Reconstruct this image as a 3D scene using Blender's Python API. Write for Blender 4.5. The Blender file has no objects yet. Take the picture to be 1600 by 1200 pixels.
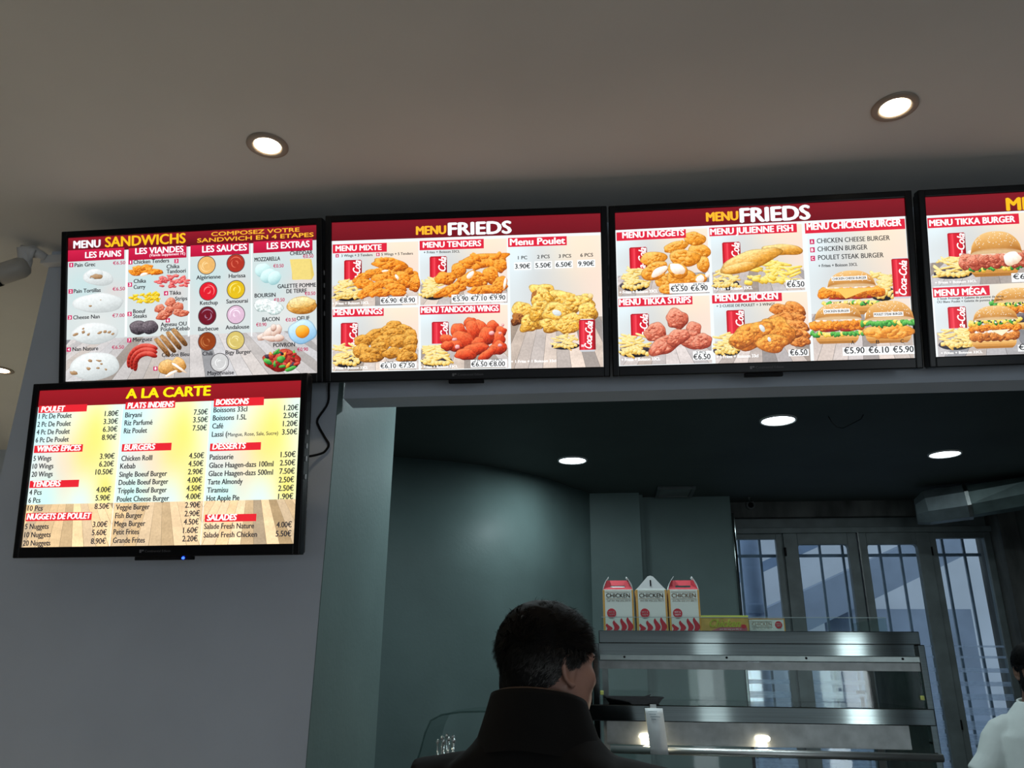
import bpy, bmesh, math, random
import numpy as np
from mathutils import Vector, Matrix, noise as mnoise

SC = bpy.context.scene
COL = SC.collection
PI = math.pi

# ------------------------------------------------------------------ camera
CAMERA_Z = 1.6
RT, UP, FW = Vector([0.994046, 0.108645, 0.008263]), Vector([0.028807, -0.335189, 0.941711]), Vector([-0.105082, 0.935866, 0.336323])
cam_data = bpy.data.cameras.new('camera')
cam_data.sensor_width = 36.0
cam_data.lens = 36.0 * 1231.17 / 1600.0
cam_data.clip_start = 0.05
cam = bpy.data.objects.new('camera', cam_data)
cam.matrix_world = Matrix(((RT.x, UP.x, -FW.x, 0), (RT.y, UP.y, -FW.y, 0), (RT.z, UP.z, -FW.z, CAMERA_Z), (0, 0, 0, 1)))
COL.objects.link(cam)
SC.camera = cam

# ------------------------------------------------------------------ world, lights, exposure
CEIL = 2.77
world = bpy.data.worlds.new('daylight')
SC.world = world
world.use_nodes = True
wb = world.node_tree.nodes['Background']
wb.inputs[0].default_value = (0.84, 0.94, 1.0, 1)
wb.inputs[1].default_value = 0.80


def lamp(name, kind, loc, energy, color, rot=(0, 0, 0), **kw):
    d = bpy.data.lights.new(name, kind)
    d.energy = energy
    d.color = color
    for k, v in kw.items():
        setattr(d, k, v)
    o = bpy.data.objects.new(name, d)
    o.location = loc
    o.rotation_euler = rot
    COL.objects.link(o)
    return o


# daylight through the shop front behind the customer
lamp('shopfront_daylight_door', 'AREA', (2.68, -3.34, 1.0), 18.5, (0.85, 0.95, 1.0), (PI / 2, 0, 0), shape='RECTANGLE', size=.25, size_y=1.9)
lamp('shopfront_daylight_pane', 'AREA', (1.16, -3.34, 1.0), 6, (0.85, 0.95, 1.0), (PI / 2, 0, 0), shape='RECTANGLE', size=.28, size_y=1.9)
lamp('shopfront_daylight', 'AREA', (0.2, -3.35, 1.1), 8, (0.80, 0.90, 1.0), (math.radians(78), 0, 0), shape='RECTANGLE', size=5.0, size_y=1.8, spread=math.radians(125))
SPOTS = [(-0.765, 1.513), (0.676, 1.517), (-2.519, 2.891)]
DOWNLIGHTS = [(-0.150, 4.64), (0.905, 3.90), (1.99, 4.655), (-.24, 2.85), (.40, 2.78), (.96, 2.78)]  # last three are unseen, added to light the boxes and opening side
for _y in (1.5, .1):      # unseen warm fill lamps, added to brighten the passage
    lamp('passage_fill', 'SPOT', (-2.9, _y, CEIL - .02), 14, (1, .80, .55), spot_size=2.3, spot_blend=.8, shadow_soft_size=.03)
v = SC.view_settings
v.view_transform = 'Standard'
v.look = 'None'
v.exposure = 0.0
v.gamma = 1.0
v.use_curve_mapping = False

# ------------------------------------------------------------------ helpers


def lin(h):
    out = []
    for i in (0, 2, 4):
        c = int(h[i:i + 2], 16) / 255
        out.append(c / 12.92 if c <= 0.04045 else ((c + 0.055) / 1.055) ** 2.4)
    return out


MATS = {}


def mat(name, color, rough=0.6, metal=0.0, var=0.12, scale=8.0, bump=0.0, bscale=60.0, emit=None, estr=0.0, spec=0.5, stretch=None, coat=0.0):
    """procedural principled material: colour mottled by noise, optional noise bump"""
    if name in MATS:
        return MATS[name]
    m = bpy.data.materials.new(name)
    m.use_nodes = True
    nt = m.node_tree
    b = nt.nodes['Principled BSDF']
    c = lin(color) if isinstance(color, str) else color
    tc = nt.nodes.new('ShaderNodeTexCoord')
    mp = nt.nodes.new('ShaderNodeMapping')
    nt.links.new(tc.outputs['Object'], mp.inputs[0])
    if stretch:
        mp.inputs['Scale'].default_value = stretch
    n = nt.nodes.new('ShaderNodeTexNoise')
    n.inputs['Scale'].default_value = scale
    n.inputs['Detail'].default_value = 4
    nt.links.new(mp.outputs[0], n.inputs['Vector'])
    r = nt.nodes.new('ShaderNodeValToRGB')
    r.color_ramp.elements[0].position = 0.3
    r.color_ramp.elements[1].position = 0.7
    r.color_ramp.elements[0].color = [x * (1 - var) for x in c] + [1]
    r.color_ramp.elements[1].color = [min(1, x * (1 + var)) for x in c] + [1]
    nt.links.new(n.outputs['Fac'], r.inputs[0])
    nt.links.new(r.outputs[0], b.inputs['Base Color'])
    b.inputs['Roughness'].default_value = rough
    b.inputs['Metallic'].default_value = metal
    b.inputs['Specular IOR Level'].default_value = spec
    b.inputs['Coat Weight'].default_value = coat
    if bump:
        n2 = nt.nodes.new('ShaderNodeTexNoise')
        n2.inputs['Scale'].default_value = bscale
        n2.inputs['Detail'].default_value = 3
        nt.links.new(mp.outputs[0], n2.inputs['Vector'])
        bp = nt.nodes.new('ShaderNodeBump')
        bp.inputs['Strength'].default_value = bump
        bp.inputs['Distance'].default_value = 0.002
        nt.links.new(n2.outputs['Fac'], bp.inputs['Height'])
        nt.links.new(bp.outputs[0], b.inputs['Normal'])
    if emit:
        b.inputs['Emission Color'].default_value = (*emit, 1)
        b.inputs['Emission Strength'].default_value = estr
    MATS[name] = m
    return m


def glass(name, tint=(1, 1, 1), gloss=0.06, milky=0.0, milk=(0.8, 0.88, 0.95)):
    if name in MATS:
        return MATS[name]
    m = bpy.data.materials.new(name)
    m.use_nodes = True
    nt = m.node_tree
    nt.nodes.remove(nt.nodes['Principled BSDF'])
    out = nt.nodes['Material Output']
    t = nt.nodes.new('ShaderNodeBsdfTransparent')
    t.inputs[0].default_value = (*tint, 1)
    g = nt.nodes.new('ShaderNodeBsdfGlossy')
    g.inputs['Roughness'].default_value = 0.03
    fr = nt.nodes.new('ShaderNodeLayerWeight')
    fr.inputs[0].default_value = 0.25
    ml = nt.nodes.new('ShaderNodeMath')
    ml.operation = 'MULTIPLY_ADD'
    ml.inputs[1].default_value = 0.3
    ml.inputs[2].default_value = gloss
    nt.links.new(fr.outputs['Fresnel'], ml.inputs[0])
    mx = nt.nodes.new('ShaderNodeMixShader')
    nt.links.new(ml.outputs[0], mx.inputs[0])
    nt.links.new(t.outputs[0], mx.inputs[1])
    nt.links.new(g.outputs[0], mx.inputs[2])
    last = mx
    if milky:
        tr = nt.nodes.new('ShaderNodeBsdfTranslucent')
        tr.inputs[0].default_value = (*milk, 1)
        m2 = nt.nodes.new('ShaderNodeMixShader')
        no = nt.nodes.new('ShaderNodeTexNoise')
        no.inputs['Scale'].default_value = 6
        ma = nt.nodes.new('ShaderNodeMath')
        ma.operation = 'MULTIPLY'
        ma.inputs[1].default_value = milky * 2
        nt.links.new(no.outputs['Fac'], ma.inputs[0])
        nt.links.new(ma.outputs[0], m2.inputs[0])
        nt.links.new(mx.outputs[0], m2.inputs[1])
        nt.links.new(tr.outputs[0], m2.inputs[2])
        last = m2
    nt.links.new(last.outputs[0], out.inputs[0])
    MATS[name] = m
    return m


def attr_mat(name, rough=0.6, spec=0.3):
    """base colour from the mesh colour attribute 'tone' (hair strands)"""
    m = bpy.data.materials.new(name)
    m.use_nodes = True
    nt = m.node_tree
    b = nt.nodes['Principled BSDF']
    a = nt.nodes.new('ShaderNodeAttribute')
    a.attribute_name = 'tone'
    nt.links.new(a.outputs['Color'], b.inputs['Base Color'])
    b.inputs['Roughness'].default_value = rough
    b.inputs['Specular IOR Level'].default_value = spec
    b.inputs['Roughness'].default_value = rough
    MATS[name] = m
    return m


def empty(name, label, cat, loc=(0, 0, 0), rot=(0, 0, 0), group=None):
    o = bpy.data.objects.new(name, None)
    o.empty_display_size = 0.05
    o.location = loc
    o.rotation_euler = rot
    o['label'] = label
    o['category'] = cat
    if group:
        o['group'] = group
    COL.objects.link(o)
    return o


def tag(o, label, cat, group=None):
    o['label'] = label
    o['category'] = cat
    if group:
        o['group'] = group
    return o


class MB:
    """collects shapes into one mesh"""

    def __init__(s):
        s.bm = bmesh.new()
        s.mi = 0

    def _new(s, fs, smooth=False):
        for f in fs:
            f.material_index = s.mi
            f.smooth = smooth

    def box(s, x0, x1, y0, y1, z0, z1, bevel=0.0, rot=None, pivot=None):
        ret = bmesh.ops.create_cube(s.bm, size=1)
        vs = ret['verts']
        for vv in vs:
            vv.co = Vector(((x0 + x1) / 2 + vv.co.x * (x1 - x0), (y0 + y1) / 2 + vv.co.y * (y1 - y0), (z0 + z1) / 2 + vv.co.z * (z1 - z0)))
        fs = list({f for vv in vs for f in vv.link_faces})
        if bevel:
            es = list({e for vv in vs for e in vv.link_edges})
            r = bmesh.ops.bevel(s.bm, geom=es, offset=bevel, segments=2, affect='EDGES', profile=0.6)
            vs = list({vv for f in r['faces'] for vv in f.verts} | {vv for vv in vs if vv.is_valid})
            fs = list({f for vv in vs for f in vv.link_faces})
        if rot:
            bmesh.ops.transform(s.bm, matrix=rot, verts=vs, space=Matrix.Translation(-Vector(pivot or (0, 0, 0))))
        s._new(fs)
        return s

    def loft(s, rings, cap=True, smooth=True, closed=True):
        vr = [[s.bm.verts.new(p) for p in r] for r in rings]
        fs = []
        n = len(rings[0])
        for a, b in zip(vr, vr[1:]):
            for i in range(n if closed else n - 1):
                j = (i + 1) % n
                fs.append(s.bm.faces.new((a[i], a[j], b[j], b[i])))
        if cap and closed:
            fs.append(s.bm.faces.new(vr[0][::-1]))
            fs.append(s.bm.faces.new(vr[-1]))
        s._new(fs, smooth)
        return s

    def tube(s, path, radii, n=12, flat=1.0, smooth=True):
        path = [Vector(p) for p in path]
        if not hasattr(radii, '__len__'):
            radii = [radii] * len(path)
        up = None
        rings = []
        for i, p in enumerate(path):
            d = (path[min(i + 1, len(path) - 1)] - path[max(i - 1, 0)]).normalized()
            if up is None:
                up = Vector((0, 0, 1)) if abs(d.z) < 0.9 else Vector((0, 1, 0))
            a = d.cross(up).normalized()
            up = a.cross(d).normalized()
            rings.append([p + (a * math.cos(t) + up * flat * math.sin(t)) * radii[i] for t in (2 * PI * k / n for k in range(n))])
        return s.loft(rings, smooth=smooth)

    def lathe(s, prof, c=(0, 0, 0), n=32, axis='z', cap=True):
        c = Vector(c)
        rings = []
        for r, h in prof:
            q = []
            for k in range(n):
                t = 2 * PI * k / n
                x, y = r * math.cos(t), r * math.sin(t)
                q.append(c + (Vector((x, y, h)) if axis == 'z' else Vector((x, h, y)) if axis == 'y' else Vector((h, x, y))))
            rings.append(q)
        return s.loft(rings, cap=cap)

    def prism(s, pts, d0, d1, plane='xz'):
        """polygon in a plane, extruded along the third axis"""
        def P(a, b, d):
            return (a, d, b) if plane == 'xz' else (a, b, d) if plane == 'xy' else (d, a, b)
        return s.loft([[P(a, b, d0) for a, b in pts], [P(a, b, d1) for a, b in pts]], smooth=False)

    def quad(s, *pts):
        s._new([s.bm.faces.new([s.bm.verts.new(p) for p in pts])])
        return s

    def build(s, name, m, parent=None, kind=None, matrix=None):
        bmesh.ops.recalc_face_normals(s.bm, faces=s.bm.faces)
        me = bpy.data.meshes.new(name)
        s.bm.to_mesh(me)
        s.bm.free()
        if matrix is not None:
            me.transform(matrix)
        for x in (m if isinstance(m, (list, tuple)) else [m]):
            me.materials.append(x)
        o = bpy.data.objects.new(name, me)
        COL.objects.link(o)
        if parent:
            o.parent = parent
        if kind:
            o['kind'] = kind
        return o


def ellipse(c, rx, ry, n=28, z=0, power=2.0):
    q = []
    for k in range(n):
        t = 2 * PI * k / n
        a, b = math.cos(t), math.sin(t)
        q.append((c[0] + rx * math.copysign(abs(a) ** (2 / power), a), c[1] + ry * math.copysign(abs(b) ** (2 / power), b), z))
    return q


# ------------------------------------------------------------------ writing
_fc = {}


def glyphs(txt):
    """outline text as flat triangles, origin at the left end of the baseline; returns verts (n,2), faces, cap height"""
    key = txt
    if key in _fc:
        return _fc[key]
    cu = bpy.data.curves.new('writing', 'FONT')
    cu.body = txt
    cu.size = 1.0
    cu.resolution_u = 3
    cu.fill_mode = 'FRONT'
    o = bpy.data.objects.new('writing', cu)
    COL.objects.link(o)
    dg = bpy.context.evaluated_depsgraph_get()
    me = bpy.data.meshes.new_from_object(o.evaluated_get(dg))
    vs = np.array([(p.co.x, p.co.y) for p in me.vertices]).reshape(-1, 2)
    fs = [tuple(p.vertices) for p in me.polygons]
    bpy.data.meshes.remove(me)
    bpy.data.objects.remove(o)
    bpy.data.curves.remove(cu)
    _fc[key] = (vs, fs)
    return _fc[key]


CAPH = float(glyphs('H')[0][:, 1].max())


def text_tris(txt, x0, x1, yb, h, bold=0.0, shear=0.0, rot=0.0):
    """text fitted between x0 and x1 with capitals h high, y up"""
    vs, fs = glyphs(txt)
    a, b = vs[:, 0].min(), vs[:, 0].max()
    q = np.empty_like(vs)
    q[:, 1] = vs[:, 1] * h / CAPH
    q[:, 0] = (vs[:, 0] - a) * (x1 - x0) / max(b - a, 1e-6) + shear * q[:, 1]
    if bold:   # heavier strokes: the same outlines struck again a little to each side
        k = min(.075 * bold * h, .3 * h)
        n = len(q)
        offs = ((-k, 0), (k, 0), (0, k * .5), (0, -k * .5)) if bold > .3 else ((-k, 0), (k, 0))
        fs = [tuple(i + n * j for i in f) for j in range(len(offs)) for f in fs]
        q = np.concatenate([q + o_ for o_ in offs])
    if rot:
        c, s = math.cos(rot), math.sin(rot)
        q = np.stack([q[:, 0] * c - q[:, 1] * s, q[:, 0] * s + q[:, 1] * c], 1)
    q += (x0, yb)
    return q, fs


def add_text(mb, txt, x0, x1, zb, h, y, bold=0.0, shear=0.0, frame=None):
    """flat lettering into an MB, on the plane y=const facing -y (or through frame)"""
    q, fs = text_tris(txt, x0, x1, zb, h, bold, shear)
    vv = [mb.bm.verts.new(frame(a, b) if frame else (a, y, b)) for a, b in q]
    for f in fs:
        try:
            mb._new([mb.bm.faces.new([vv[i] for i in f])])
        except ValueError:
            pass


# ------------------------------------------------------------------ what the menu screens show
CONTENT = {
1: [
 ["g",0,0,1600,900,"s"],
 ["w",0,640,1600,900,"b9b4b2",20],
 ["r",380,83,396,634,"e9eded"],
 ["r",787,81,799,649,"e9eded"],
 ["r",1187,80,1195,664,"e9eded"],
 ["r",0,0,1600,92,"8c1626","5e0c18"],
 ["t","MENU",37,211,66,46,"e8e8ee",1],
 ["t","SANDWICHS",246,766,68,61,"f0b81e",0.7],
 ["t","COMPOSEZ VOTRE",934,1491,34,24,"f0b030",0.7],
 ["t","SANDWICH EN 4 ETAPES",844,1579,70,25,"f0b030",0.7],
 ["r",-1,78,371,150,"c81e46","b01238"],
 ["t","LES PAINS",115,350,131,37,"f4f0f4",0.7],
 ["r",399,84,775,160,"c81e46","b01238"],
 ["t","LES VIANDES",444,754,123,37,"f4f0f4",0.7],
 ["r",800,86,1174,157,"c81e46","b01238"],
 ["t","LES SAUCES",877,1159,133,39,"f4f0f4",0.7],
 ["r",1201,83,1573,154,"c81e46","b01238"],
 ["t","LES EXTRAS",1288,1553,133,39,"f4f0f4",0.7],
 ["t","(Viande Supplement 1€)",536,766,142,16,"f4d8e0",0.4],
 ["r",9,157,37,185,"c4285e"],
 ["t","1",21,25,179,16,"ffffff",0.9],
 ["r",8,324,37,352,"c4285e"],
 ["t","2",17,28,346,16,"ffffff",0.5],
 ["r",6,488,34,515,"c4285e"],
 ["t","3",14,26,510,16,"ffffff",0.5],
 ["r",3,688,31,715,"c4285e"],
 ["t","4",11,23,709,16,"ffffff",0.5],
 ["r",399,158,426,186,"c4285e"],
 ["t","1",411,415,180,16,"ffffff",0.9],
 ["r",697,165,724,192,"c4285e"],
 ["t","2",705,716,186,16,"ffffff",0.5],
 ["r",397,299,425,326,"c4285e"],
 ["t","3",405,417,320,16,"ffffff",0.5],
 ["r",632,363,659,390,"c4285e"],
 ["t","4",640,651,385,16,"ffffff",0.5],
 ["r",397,482,425,509,"c4285e"],
 ["t","5",405,417,504,16,"ffffff",0.5],
 ["r",645,531,672,558,"c4285e"],
 ["t","6",653,664,552,16,"ffffff",0.5],
 ["r",398,645,425,672,"c4285e"],
 ["t","7",406,418,666,16,"ffffff",0.5],
 ["r",569,826,596,852,"c4285e"],
 ["t","8",577,588,846,16,"ffffff",0.5],
 ["t","Pain Grec",46,182,185,24,"26262c",0.55],
 ["t","Pain Tortillas",44,220,349,24,"26262c",0.55],
 ["t","Cheese Nan",43,216,514,24,"26262c",0.55],
 ["t","Nan Nature",43,210,712,24,"26262c",0.55],
 ["t","Chicken Tenders",433,663,184,24,"26262c",0.55],
 ["t","Chika",648,730,223,24,"26262c",0.55],
 ["t","Tandoori",649,771,253,24,"26262c",0.55],
 ["t","Chika",436,515,304,24,"26262c",0.55],
 ["t","Curry",436,511,341,24,"26262c",0.55],
 ["t","Tikka",668,742,388,24,"26262c",0.55],
 ["t","Strips",705,782,425,24,"26262c",0.55],
 ["t","Boeuf",435,514,492,24,"26262c",0.55],
 ["t","Steaks",435,523,522,24,"26262c",0.55],
 ["t","Agneau OU",614,779,581,24,"26262c",0.55],
 ["t","Poulet Kebab",615,798,610,24,"26262c",0.55],
 ["t","Merguez",435,559,668,24,"26262c",0.55],
 ["t","Cordon Bleu",623,797,769,24,"26262c",0.55],
 ["t","Algérienne",840,994,300,24,"26262c",0.55],
 ["t","Harissa",1047,1152,300,24,"26262c",0.55],
 ["t","Ketchup",865,977,459,24,"26262c",0.55],
 ["t","Samourai",1032,1167,456,24,"26262c",0.55],
 ["t","Barbecue",854,982,618,24,"26262c",0.55],
 ["t","Andalouse",1028,1176,615,24,"26262c",0.55],
 ["t","Chili",882,945,770,24,"26262c",0.55],
 ["t","Bigy Burger",1028,1189,768,24,"26262c",0.55],
 ["t","Mayonnaise",915,1081,890,24,"26262c",0.55],
 ["t","MOZZARELLA",1210,1370,206,24,"26262c",0.55],
 ["t","CHEDDAR",1433,1573,178,24,"26262c",0.55],
 ["t","GALETTE POMME",1355,1593,378,24,"26262c",0.55],
 ["t","DE TERRE",1410,1536,410,24,"26262c",0.55],
 ["t","BOURSIN",1211,1341,428,24,"26262c",0.55],
 ["t","BACON",1259,1365,576,24,"26262c",0.55],
 ["t","OEUF",1474,1552,578,24,"26262c",0.55],
 ["t","POIVRON",1327,1461,735,24,"26262c",0.55],
 ["t","€6.50",299,379,183,21,"b42a5a",0.45],
 ["t","€6.50",299,379,346,21,"b42a5a",0.45],
 ["t","€7.00",300,379,512,21,"b42a5a",0.45],
 ["t","€6.50",300,378,709,21,"b42a5a",0.45],
 ["t","€0.50",1328,1392,250,21,"b42a5a",0.45],
 ["t","€0.50",1514,1578,200,21,"b42a5a",0.45],
 ["t","€0.50",1524,1589,428,21,"b42a5a",0.45],
 ["t","€0.50",1332,1398,459,21,"b42a5a",0.45],
 ["t","€0.50",1404,1468,583,21,"b42a5a",0.45],
 ["t","€0.90",1220,1284,605,21,"b42a5a",0.45],
 ["t","€0.90",1476,1542,765,21,"b42a5a",0.45],
 ["b",203,260,101,50,10,"pale"],
 ["b",180,235,55,32,0,"pale"],
 ["b",195,252,37,17,10,"toast"],
 ["b",152,258,5,4,0,"toast"],
 ["b",180,259,6,4,0,"toast"],
 ["b",206,419,165,62,0,"pale"],
 ["b",155,435,11,6,0,"toast"],
 ["b",222,400,5,3,0,"toast"],
 ["b",186,607,154,67,0,"pale"],
 ["b",61,609,22,8,-20,"toast"],
 ["b",112,596,13,9,-20,"toast"],
 ["b",146,612,11,8,-20,"toast"],
 ["b",220,604,17,8,-20,"toast"],
 ["b",254,599,13,9,-20,"toast"],
 ["b",282,603,13,8,-20,"toast"],
 ["b",305,615,11,7,-20,"toast"],
 ["b",111,575,8,6,-20,"toast"],
 ["b",189,811,161,87,0,"pale"],
 ["b",54,848,26,13,10,"toast"],
 ["b",150,824,15,9,10,"toast"],
 ["b",217,778,16,7,10,"toast"],
 ["b",160,776,15,9,10,"toast"],
 ["b",212,823,11,7,10,"toast"],
 ["b",263,833,9,6,10,"toast"],
 ["b",234,798,9,6,10,"toast"],
 ["b",446,239,46,19,10,"fried"],
 ["b",502,218,60,23,-10,"fried"],
 ["b",547,236,82,21,8,"fried"],
 ["b",468,216,44,19,0,"fried"],
 ["b",502,253,26,10,-10,"white"],
 ["b",696,337,18,8,7,"red"],
 ["b",753,297,18,8,34,"red"],
 ["b",701,310,18,8,20,"red"],
 ["b",687,326,18,8,20,"red"],
 ["b",614,297,18,8,10,"red"],
 ["b",664,295,18,8,-21,"red"],
 ["b",741,290,18,8,-39,"red"],
 ["b",677,299,18,8,35,"red"],
 ["b",780,321,18,8,-6,"red"],
 ["b",602,309,18,8,9,"red"],
 ["b",667,270,18,8,10,"red"],
 ["b",679,278,18,8,-23,"red"],
 ["b",714,301,18,8,-23,"red"],
 ["b",637,306,18,8,15,"red"],
 ["b",707,273,18,8,13,"red"],
 ["b",625,304,18,8,4,"red"],
 ["b",624,300,18,8,-11,"red"],
 ["b",762,293,18,8,-37,"red"],
 ["b",755,281,18,8,-20,"red"],
 ["b",671,286,18,8,29,"red"],
 ["b",756,294,18,8,-13,"red"],
 ["b",619,276,18,8,-6,"red"],
 ["b",685,317,18,8,21,"red"],
 ["b",770,330,18,8,12,"red"],
 ["b",702,305,18,8,14,"red"],
 ["b",701,272,18,8,-35,"red"],
 ["b",617,284,18,8,8,"red"],
 ["b",678,285,18,8,-5,"red"],
 ["b",585,302,18,8,-1,"red"],
 ["b",725,310,18,8,28,"red"],
 ["b",736,313,18,8,12,"red"],
 ["b",676,326,18,8,-35,"red"],
 ["b",751,308,18,8,6,"red"],
 ["b",786,303,18,8,8,"red"],
 ["b",620,330,18,8,9,"red"],
 ["b",640,282,18,8,31,"red"],
 ["b",773,335,18,8,24,"red"],
 ["b",679,338,18,8,-10,"red"],
 ["b",754,301,18,8,-7,"red"],
 ["b",613,300,18,8,-39,"red"],
 ["b",715,272,18,8,0,"red"],
 ["b",772,315,18,8,40,"red"],
 ["b",746,333,18,8,2,"red"],
 ["b",605,311,18,8,5,"red"],
 ["b",647,293,18,8,22,"red"],
 ["b",716,310,18,8,-38,"red"],
 ["b",567,393,18,8,18,"curry"],
 ["b",491,420,18,8,-18,"curry"],
 ["b",476,408,18,8,7,"curry"],
 ["b",545,381,18,8,8,"curry"],
 ["b",591,418,18,8,32,"curry"],
 ["b",499,382,18,8,24,"curry"],
 ["b",532,427,18,8,-10,"curry"],
 ["b",474,419,18,8,-28,"curry"],
 ["b",564,409,18,8,2,"curry"],
 ["b",492,379,18,8,-19,"curry"],
 ["b",595,413,18,8,-13,"curry"],
 ["b",568,381,18,8,-12,"curry"],
 ["b",520,389,18,8,-16,"curry"],
 ["b",477,423,18,8,33,"curry"],
 ["b",538,413,18,8,-30,"curry"],
 ["b",536,376,18,8,-24,"curry"],
 ["b",448,404,18,8,-6,"curry"],
 ["b",433,397,18,8,-3,"curry"],
 ["b",456,403,18,8,12,"curry"],
 ["b",519,397,18,8,39,"curry"],
 ["b",585,396,18,8,-12,"curry"],
 ["b",585,403,18,8,26,"curry"],
 ["b",591,392,18,8,-11,"curry"],
 ["b",578,372,18,8,-4,"curry"],
 ["b",554,408,18,8,-36,"curry"],
 ["b",587,381,18,8,-15,"curry"],
 ["b",595,378,18,8,33,"curry"],
 ["b",585,405,18,8,-25,"curry"],
 ["b",543,413,18,8,-38,"curry"],
 ["b",447,388,18,8,38,"curry"],
 ["b",544,404,18,8,29,"curry"],
 ["b",422,395,18,8,5,"curry"],
 ["b",522,407,18,8,-25,"curry"],
 ["b",560,425,18,8,-24,"curry"],
 ["b",519,392,18,8,40,"curry"],
 ["b",454,382,18,8,-6,"curry"],
 ["b",516,423,18,8,26,"curry"],
 ["b",451,403,18,8,-40,"curry"],
 ["b",573,373,18,8,-35,"curry"],
 ["b",535,402,18,8,-36,"curry"],
 ["b",677,436,35,30,0,"tikka"],
 ["b",607,471,33,27,0,"tikka"],
 ["b",727,465,35,30,0,"tikka"],
 ["b",639,510,57,28,-15,"tikka"],
 ["b",744,503,53,23,8,"tikka"],
 ["b",672,479,30,21,0,"tikka"],
 ["b",475,583,61,44,0,"steak"],
 ["b",546,584,55,43,0,"steak"],
 ["b",416,793,37,16,-90,"merguez",1],
 ["b",419,770,37,16,-76,"merguez",1],
 ["b",428,748,37,16,-62,"merguez",1],
 ["b",443,728,37,16,-48,"merguez",1],
 ["b",463,713,37,16,-34,"merguez",1],
 ["b",486,703,37,16,-20,"merguez",1],
 ["b",512,699,37,16,-6,"merguez",1],
 ["b",538,700,37,16,7,"merguez",1],
 ["b",564,707,37,16,21,"merguez",1],
 ["b",436,804,37,16,-90,"merguez",1],
 ["b",438,783,37,16,-76,"merguez",1],
 ["b",446,764,37,16,-62,"merguez",1],
 ["b",459,748,37,16,-48,"merguez",1],
 ["b",476,735,37,16,-34,"merguez",1],
 ["b",496,726,37,16,-20,"merguez",1],
 ["b",518,722,37,16,-6,"merguez",1],
 ["b",541,724,37,16,7,"merguez",1],
 ["b",563,730,37,16,21,"merguez",1],
 ["b",456,815,37,16,-90,"merguez",1],
 ["b",458,797,37,16,-76,"merguez",1],
 ["b",465,781,37,16,-62,"merguez",1],
 ["b",475,767,37,16,-48,"merguez",1],
 ["b",490,756,37,16,-34,"merguez",1],
 ["b",506,749,37,16,-20,"merguez",1],
 ["b",525,746,37,16,-6,"merguez",1],
 ["b",544,747,37,16,7,"merguez",1],
 ["b",562,753,37,16,21,"merguez",1],
 ["b",629,709,72,16,50,"kebab"],
 ["b",665,690,72,16,50,"kebab"],
 ["b",702,671,72,16,50,"kebab"],
 ["b",738,652,72,16,50,"kebab"],
 ["b",663,833,57,50,10,"cordon"],
 ["b",735,821,49,43,35,"cordon"],
 ["b",686,873,46,9,-25,"white"],
 ["b",735,839,55,8,35,"white"],
 ["o",908,216,55,55,"sa"],
 ["o",1093,212,55,55,"sb"],
 ["o",919,377,55,55,"sc"],
 ["o",1095,375,55,55,"sd"],
 ["o",914,528,55,55,"se"],
 ["o",1095,528,55,55,"sf"],
 ["o",914,685,55,55,"sg"],
 ["o",1093,686,55,55,"sh"],
 ["o",994,817,55,55,"si"],
 ["b",1265,264,50,45,0,"mozza"],
 ["b",1298,299,53,41,-30,"mozza"],
 ["b",1337,314,46,39,-40,"mozza"],
 ["p","d8be62",1444,213,1568,210,1585,308,1571,335,1448,329],
 ["p","e3cd78",1434,205,1559,206,1569,331,1454,332],
 ["b",1270,478,64,41,0,"boursin"],
 ["b",1329,496,66,41,10,"boursin"],
 ["b",1507,490,92,56,0,"galette"],
 ["b",1507,472,84,34,0,"galtop"],
 ["b",1270,667,44,23,-20,"bacon"],
 ["b",1307,649,46,32,-40,"bacon"],
 ["b",1350,638,30,43,30,"bacon"],
 ["b",1323,684,66,17,5,"bacon"],
 ["b",1365,681,33,23,0,"bacon"],
 ["b",1332,617,19,23,0,"bacon"],
 ["b",1510,649,88,74,0,"eggw"],
 ["b",1511,648,44,40,0,"yolk"],
 ["b",1384,819,119,63,0,"peprd"],
 ["b",1402,802,22,10,128,"cherry"],
 ["b",1360,841,22,10,89,"cherry"],
 ["b",1336,780,22,10,92,"peprd"],
 ["b",1405,844,22,10,31,"merguez"],
 ["b",1301,796,22,10,97,"olive"],
 ["b",1422,827,22,10,95,"cherry"],
 ["b",1311,783,22,10,97,"pepor"],
 ["b",1410,775,22,10,110,"peprd"],
 ["b",1333,840,22,10,179,"peprd"],
 ["b",1308,834,22,10,117,"peprd"],
 ["b",1386,854,22,10,177,"pepgr"],
 ["b",1444,832,22,10,109,"merguez"],
 ["b",1457,781,22,10,95,"pepgr"],
 ["b",1397,788,22,10,118,"pepor"],
 ["b",1450,850,22,10,169,"olive"],
 ["b",1454,785,22,10,170,"peprd"],
 ["b",1376,774,22,10,26,"olive"],
 ["b",1378,812,22,10,36,"merguez"],
 ["b",1387,803,22,10,23,"pepgr"],
 ["b",1462,846,22,10,45,"olive"],
 ["b",1478,825,22,10,31,"peprd"],
 ["b",1431,779,22,10,178,"peprd"],
 ["b",1302,789,22,10,9,"olive"],
 ["b",1314,797,22,10,61,"peprd"],
 ["b",1353,808,22,10,141,"peprd"],
 ["b",1292,796,22,10,46,"olive"],
 ["b",1475,842,22,10,165,"merguez"],
 ["b",1300,825,22,10,100,"peprd"],
 ["b",1340,838,22,10,89,"pepgr"],
 ["b",1358,821,22,10,128,"merguez"],
 ["b",1449,811,22,10,41,"cherry"],
 ["b",1351,770,22,10,172,"pepgr"],
 ["b",1368,794,22,10,102,"merguez"],
 ["b",1422,848,22,10,123,"pepor"],
 ["b",1296,822,30,15,25,"pepgr"],
 ["b",1438,870,37,13,-20,"pepgr"],
 ["b",1375,812,24,21,0,"pepgr"],
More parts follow.
